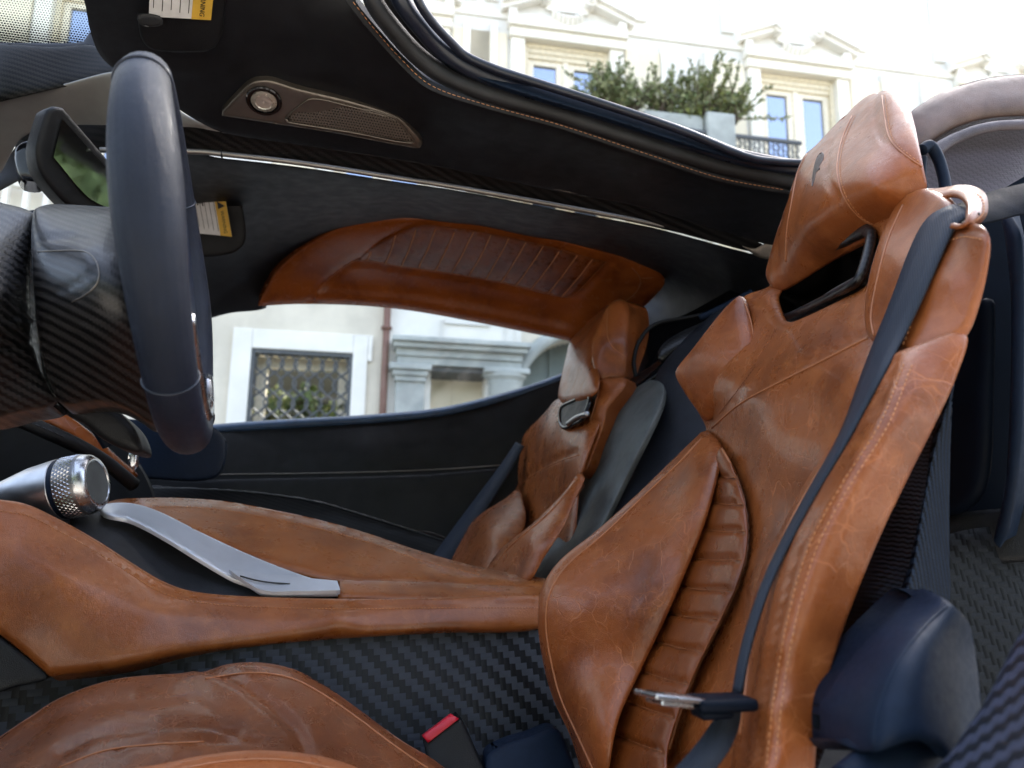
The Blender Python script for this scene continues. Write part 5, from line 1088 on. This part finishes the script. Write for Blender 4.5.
# upper storey: bays of windows, panels, strips and broken pediments
zp1 = (W(483, 33.5)[1]+W(655, 53)[1])/2
for bi, c in enumerate(centres):
    if bi in (0,): continue
    vis = bi in (3, 4, 5, 6)
    w2 = wA/2
    fr = FB(); fr.bx(c-w2, c-w2+.05, zbase, ztop-.001, -.16, -.02); fr.bx(c+w2-.05, c+w2, zbase, ztop-.001, -.16, -.02); fr.bx(c-w2+.051, c+w2-.051, ztop-.05, ztop-.002, -.15, -.015); fr.bx(c-w2+.051, c+w2-.051, ztop-.11, ztop-.051, -.15, -.03); fr.bx(c-w2+.051, c+w2-.051, ztop-.17, ztop-.111, -.15, -.045)
    f = fr.build('window', M['frame_cream'], house)
    sa = FB()
    for s_ in (-1, 1):
        x0, x1 = (c-w2+.055, c-.035) if s_ < 0 else (c+.035, c+w2-.055)
        sa.bx(x0, x0+.07, zbase, ztop-.171, -.15, -.07); sa.bx(x1-.07, x1, zbase, ztop-.171, -.15, -.07); sa.bx(x0+.0701, x1-.0701, ztop-.235, ztop-.171, -.15, -.071)
    sa.bx(c-.034, c+.034, zbase, ztop-.172, -.15, -.055); sa.build('sash', M['frame_white'], f)
    pn = FB(); pn.bx(c-w2+.02, c+w2-.02, zbase, ztop-.2, -.18, -.10); pn.build('pane', M['pane'], f)
    tr = FB()
    lt_ = ztop+.10
    tr.bx(c-w2-.16, c-w2-.002, zbase, ztop, 0, .06, .006); tr.bx(c+w2+.002, c+w2+.16, zbase, ztop, 0, .06, .006)
    tr.bx(c-w2-.18, c+w2+.18, ztop+.002, ztop+.12, 0, .09, .01); tr.bx(c-w2-.20, c+w2+.20, ztop+.121, ztop+.16, 0, .13, .008)
    tr.build('window_surround', M['st_cream'], f)
    pd = FB(); z0 = ztop+.40
    for s_ in (-1, 1):
        # raking cornice ending in a scroll
        P0 = np.array([c+s_*(w2+.28), z0-.03]); P1 = np.array([c+s_*(w2*.60), z0+.17])
        for wd, dd, dz in ((.035, .17, .03), (.03, .12, -.035)):
            V = []
            for q in (P0, P1):
                for (d_, z_) in ((0, -wd), (dd, -wd), (dd, wd), (0, wd)): V.append(FP(q[0], q[1]+z_+dz, d_))
            pd.add(V, [(0, 1, 2, 3), (4, 7, 6, 5), (0, 4, 5, 1), (1, 5, 6, 2), (2, 6, 7, 3), (3, 7, 4, 0)])
        sc = (c+s_*(w2*.52), z0+.15)
        for r_, dd in ((.075, .14), (.045, .17), (.02, .19)):
            V = [FP(sc[0]+r_*math.cos(t), sc[1]+r_*math.sin(t), d_) for d_ in (0, dd) for t in np.linspace(0, 2*math.pi, 20, endpoint=False)]
            pd.add(V, [tuple(range(20, 40))]+[(k, (k+1) % 20, 20+(k+1) % 20, 20+k) for k in range(20)])
        pd.bx(c+s_*(w2+.10), c+s_*(w2+.20), ztop+.161, z0-.05, 0, .10, .01)
    # central cartouche
    for k in range(7):
        t = (k-3)/3; x = c+t*.16; z = z0-.04-.05*(1-t*t)
        pd.tube([FP(x, z-.03, .02), FP(x, z+.02, .07), FP(x, z+.05, .03)], .03, 6)
    pd.bx(c-w2*.85, c+w2*.85, ztop+.161, z0-.16, 0, .05, .008)
    # pointed field between the scrolls
    V = [FP(x, z, d_) for d_ in (0, .04) for x, z in ((c-w2*.5, z0+.02), (c+w2*.5, z0+.02), (c+w2*.5, z0+.14), (c, z0+.36), (c-w2*.5, z0+.14))]
    pd.add(V, [(5, 6, 7, 8, 9), (0, 1, 6, 5), (1, 2, 7, 6), (2, 3, 8, 7), (3, 4, 9, 8), (4, 0, 5, 9)])
    pd.build('pediment', M['st_white'], f)
    for s_ in (-1, 1):
        x0 = c+s_*(w2+.20); x1 = c+s_*(w2+.62); FB().bx(x0, x1, zbase, zp1, 0, .03, .004).build('yellow_panel', M['st_yellow'], f)
        x0 = c+s_*(w2+.625); x1 = c+s_*(w2+.70); FB().bx(x0, x1, zbase, zp1+.10, 0, .06, .006).build('panel_strip', M['st_white'], f); FB().bx(c+s_*(w2+.30), c+s_*(w2+.46), ztop+.45, 13.4, 0, .04).build('wall_strip', M['st_white'], f)
FB_ = FB(); FB_.bx(a_lo, aend+4, ztop+.24, ztop+.34, 0, .028, .008); FB_.build('string_course', M['st_white'], house)
# balcony floor with its iron railing
br0 = W(728, 135, .75); br1 = W(801, 142, .75); zr = (br0[1]+br1[1])/2
FB_ = FB(); bl0 = centres[4]-1.0; FB_.bx(bl0, br1[0]+.02, zr-.62, zr-.52, 0, .78, .01); FB_.build('balcony_slab', M['stone'], house)
FB_ = FB(); FB_.bx(bl0, br1[0], zr-.03, zr+.01, .73, .77, .005)
n_ = int((br1[0]-bl0)/.055)
for k in range(n_):
    x = bl0+k*.055; FB_.bx(x, x+.012, zr-.50, zr-.03, .745, .757)
for k in range(n_//2):
    x = bl0+.05+k*.11
    FB_.tube([FP(x+.04*math.cos(t), zr-.09+.04*math.sin(t), .75) for t in np.linspace(0, 2*math.pi, 12)], .007, 5)
    FB_.tube([FP(x+.04*math.cos(t), zr-.20+.04*math.sin(t), .75) for t in np.linspace(0, 2*math.pi, 12)], .007, 5)
FB_.build('balcony_railing', M['iron'], house)
# arcade balustrade seen low through the windscreen
q0 = W(-20, 172, .6); q1 = W(90, 214, .6)
FB_ = FB(); zt = W(40, 178, .6)[1]; zb_ = zt-.75; FB_.bx(q0[0]-1, q1[0]+.2, zt, zt+.12, .45, .62, .01)
x = q0[0]-1
while x < q1[0]:
    FB_.bx(x, x+.045, zb_, zt-.06, .5, .58, .01)
    FB_.tube([FP(x+.022+.085+.085*math.cos(t), zt-.10+.09*math.sin(t), .54) for t in np.linspace(0, math.pi, 12)], .025, 6)
    x += .17
FB_.build('arcade_balustrade', M['st_white'], house)
FB_ = FB(); FB_.bx(q0[0]-1, q1[0]+.2, zb_-.2, zt-.01, .1, .3); FB_.build('balustrade_back', M['st_cream'], house)

# ------------------------------------------------------------------ plants on the balconies and behind the barred window
def leafmat(name, c, var=.35):
    s = NT(name); oi = s.n('ObjectInfo')
    k = s.ramp(s.noise(22, 2), .3, .7)
    s.set(color=s.mix(k, tuple(x*(1-var) for x in c), tuple(x*(1+var) for x in c)), rough=.55)
    s.b.inputs['Transmission Weight'].default_value = 0
    return s.m
M['leaf'] = leafmat('grey_green_leaf', (.24, .26, .125)); M['leaf2'] = leafmat('deep_leaf', (.12, .165, .06)); M['leaf3'] = leafmat('yellow_green_leaf', (.20, .22, .05)); M['bark'] = plain('bark', (.10, .07, .05), .8)
def shrub(name, lab, cat, base, size, nst, mats, group=None, spread=.8, leafs=26, ll=.045, lean=(0, 0), lw=.3):
    t = thing(name, lab, cat, base, group); R = random.Random(hash(lab) % 9999 if False else len(lab)*17+nst)
    st = MB(); lf = [MB() for _ in mats]
    for i in range(nst):
        th = R.uniform(0, 2*math.pi); el = R.uniform(.25, 1.45); L = size*R.uniform(.45, 1.05)
        d = fa*math.cos(th)*math.cos(el)*spread+fn*math.sin(th)*math.cos(el)*spread*.7+np.array([0, 0, 1])*math.sin(el)+fa*lean[0]
        p = np.array(base)+fa*R.uniform(-.35, .35)*size+fn*R.uniform(-.1, .1)*size; pts = [p]
        for k in range(6):
            d = d/np.linalg.norm(d)+np.array([R.gauss(0, .16), R.gauss(0, .16), R.gauss(.08, .14)]); d /= np.linalg.norm(d)
            p = p+d*L/6; pts.append(p)
        st.tube(pts, np.linspace(.009, .003, 7)*size*1.4, 5)
        for k in range(leafs):
            f = R.uniform(.25, 1.0)*6; j = min(5, int(f)); q = pts[j]+(pts[j+1]-pts[j])*(f-j)
            ld = np.array([R.gauss(0, 1) for _ in range(3)])+(pts[j+1]-pts[j])/(L/6)*1.0; ld /= np.linalg.norm(ld)
            sdv = np.cross(ld, [R.gauss(0, 1) for _ in range(3)]); sdv /= np.linalg.norm(sdv)+1e-9
            l = ll*R.uniform(.6, 1.3); w = l*lw*R.uniform(.7, 1.2)
            lf[R.randrange(len(mats)) if R.random() < .6 else 0].add([q, q+ld*l*.5+sdv*w, q+ld*l, q+ld*l*.5-sdv*w], [(0, 1, 2, 3)])
    st.build('stems', M['bark'], t, True)
    for m_i, k in zip(lf, mats):
        if m_i.V: m_i.build('foliage', M[k], t)
    return t
def FPX(px, py, d): a = W(px, py, d); return FP(a[0], a[1], d)
shrub('shrub', 'grey-green bush on the balcony below the left-hand upper window', 'shrub', FPX(612, 112, .6), .60, 90, ['leaf', 'leaf2'], 'balcony plants', leafs=60)
shrub('shrub', 'thin sprig of grey-green leaves in front of the yellow panel between the bushes', 'shrub', FPX(652, 112, .6), .55, 16, ['leaf', 'leaf2'], 'balcony plants', spread=.45, leafs=26)
shrub('shrub', 'loose upright grey-green bush beside the fullest balcony bush', 'shrub', FPX(676, 122, .6), .60, 50, ['leaf', 'leaf2'], 'balcony plants', leafs=60)
shrub('shrub', 'fullest balcony bush, rising above the grey planter next to the railing', 'shrub', FPX(716, 122, .6), .72, 80, ['leaf', 'leaf2', 'leaf3'], 'balcony plants', leafs=70, lean=(.12, 0))
shrub('shrub', 'low yellow-green trailing plant at the foot of the balcony bushes', 'shrub', FPX(694, 136, .62), .36, 40, ['leaf3', 'leaf2'], 'balcony plants', leafs=30)
pt = FB(); q0 = W(640, 116, .62); q1 = W(727, 150, .62)
ptg = thing('planter', 'grey stone planter under the balcony bushes', 'planter', FP(q1[0], zr-.5, .62))
pz = W(716, 121, .62)[1]
pt.bx(W(700, 122, .62)[0], W(728, 125, .62)[0], zr-.52, pz, .45, .80, .02); pt.bx(W(640, 118, .62)[0], W(699, 122, .62)[0], zr-.45, pz-.03, .47, .74, .02)
pt.build('planter_box', M['stone'], ptg)
shrub('shrub', 'green leafy plant behind the iron lattice of the ground-floor window', 'plant', FP((ga0+ga1)/2, gz0+.15, -.56), .95, 90, ['leaf2', 'leaf', 'leaf3'], leafs=60, ll=.075, lw=.5, spread=.26)  # leaves added behind the lattice to stand for trees mirrored in the glass
def tree(base, h, r, lab, ll=.18, cz=.68):
    t = thing('tree', lab, 'tree', base, 'street trees'); R = random.Random(int(base[0]*100))
    m = MB(); m.tube([np.array(base)+np.array([0, 0, z]) for z in np.linspace(0, h*.7, 6)], np.linspace(.16, .06, 6), 8)
    lf = MB(); c0 = np.array(base)+np.array([0, 0, h*cz])
    for k in range(60):
        d = np.array([R.gauss(0, 1), R.gauss(0, 1), R.gauss(0, .8)]); d /= np.linalg.norm(d); c = c0+d*r*R.uniform(.3, 1)
        if k < 9: m.tube([c0-np.array([0, 0, h*.2]), (c0+c)/2, c], [.06, .04, .015], 6)
        for j in range(110):
            q = c+np.array([R.gauss(0, .28), R.gauss(0, .28), R.gauss(0, .22)])*r*.5; u = np.array([R.gauss(0, 1) for _ in range(3)]); u /= np.linalg.norm(u); v = np.cross(u, [R.gauss(0, 1) for _ in range(3)]); v /= np.linalg.norm(v)
            lf.add([q, q+u*ll*.5+v*ll*.28, q+u*ll, q+u*ll*.5-v*ll*.28], [(0, 1, 2, 3)])
    m.build('trunk', M['bark'], t, True); lf.build('crown', M['leaf2'], t)
for k_, (x_, y_, h_, r_) in enumerate([(-8.5, -4.2, 5.5, 2.4), (-4.6, -5.2, 6.0, 2.6), (-.6, -5.6, 6.0, 2.7), (3.6, -5.2, 6.2, 2.6)]):
    tree((x_, y_, 0), h_, r_, 'leafy tree on the near pavement, seen only as a reflection in the windows opposite', .26, .5)
for k_, (x_, y_, h_, r_) in enumerate([(5.5, .75, 2.7, 1.5), (7.5, -.9, 3.0, 1.7), (8.5, 2.0, 3.1, 1.8)]):
    tree((x_, y_, 0), h_, r_, ['leafy street tree reflected in the middle of the rear-view mirror', 'leafy street tree reflected at one side of the rear-view mirror, nearer the road', 'leafy street tree reflected behind the others in the rear-view mirror'][k_])

# ================================================================== light, sky, camera
SUN_EL, SUN_AZ = math.radians(48), math.radians(52)      # azimuth counted from +Y towards +X: from beyond the far right
w = bpy.data.worlds.new('World'); SC.world = w; w.use_nodes = True
nt = w.node_tree; bg = nt.nodes['Background']; sky = nt.nodes.new('ShaderNodeTexSky'); sky.sky_type = 'NISHITA'; sky.sun_disc = False
sky.sun_elevation = SUN_EL; sky.sun_rotation = SUN_AZ; sky.altitude = 100; sky.air_density = 1.0; sky.dust_density = 2.0; sky.ozone_density = 1.0
hs_ = nt.nodes.new('ShaderNodeHueSaturation'); hs_.inputs['Saturation'].default_value = .66; nt.links.new(sky.outputs[0], hs_.inputs['Color']); nt.links.new(hs_.outputs[0], bg.inputs[0]); bg.inputs[1].default_value = .15
sd = bpy.data.lights.new('sun', 'SUN'); sd.energy = 3.0; sd.angle = math.radians(.6); sd.color = (1, .94, .84)
so_ = bpy.data.objects.new('sun', sd); COL.objects.link(so_)
sdir = Vector((math.sin(SUN_AZ)*math.cos(SUN_EL), math.cos(SUN_AZ)*math.cos(SUN_EL), math.sin(SUN_EL)))
so_.rotation_euler = sdir.to_track_quat('Z', 'Y').to_euler(); so_.location = (3, 3, 6)
cd = bpy.data.cameras.new('camera'); cam = bpy.data.objects.new('camera', cd); COL.objects.link(cam)
cd.sensor_width = 36; cd.lens = F/1024*36; cd.clip_start = .02; cd.clip_end = 2000
cd.dof.use_dof = True; cd.dof.focus_distance = .95; cd.dof.aperture_fstop = 6.3
R_ = Matrix((Vector(RIGHT), Vector(UP), Vector(-FWD))).transposed().to_4x4(); cam.matrix_world = Matrix.Translation(Vector(CAM)) @ R_
SC.camera = cam
SC.view_settings.view_transform = 'Standard'; SC.view_settings.look = 'None'; SC.view_settings.exposure = 2.5; SC.view_settings.gamma = 1
SC.render.engine = 'CYCLES'; SC.cycles.max_bounces = 10; SC.cycles.transparent_max_bounces = 12; SC.cycles.use_denoising = True
SC.cycles.caustics_reflective = False; SC.cycles.caustics_refractive = False
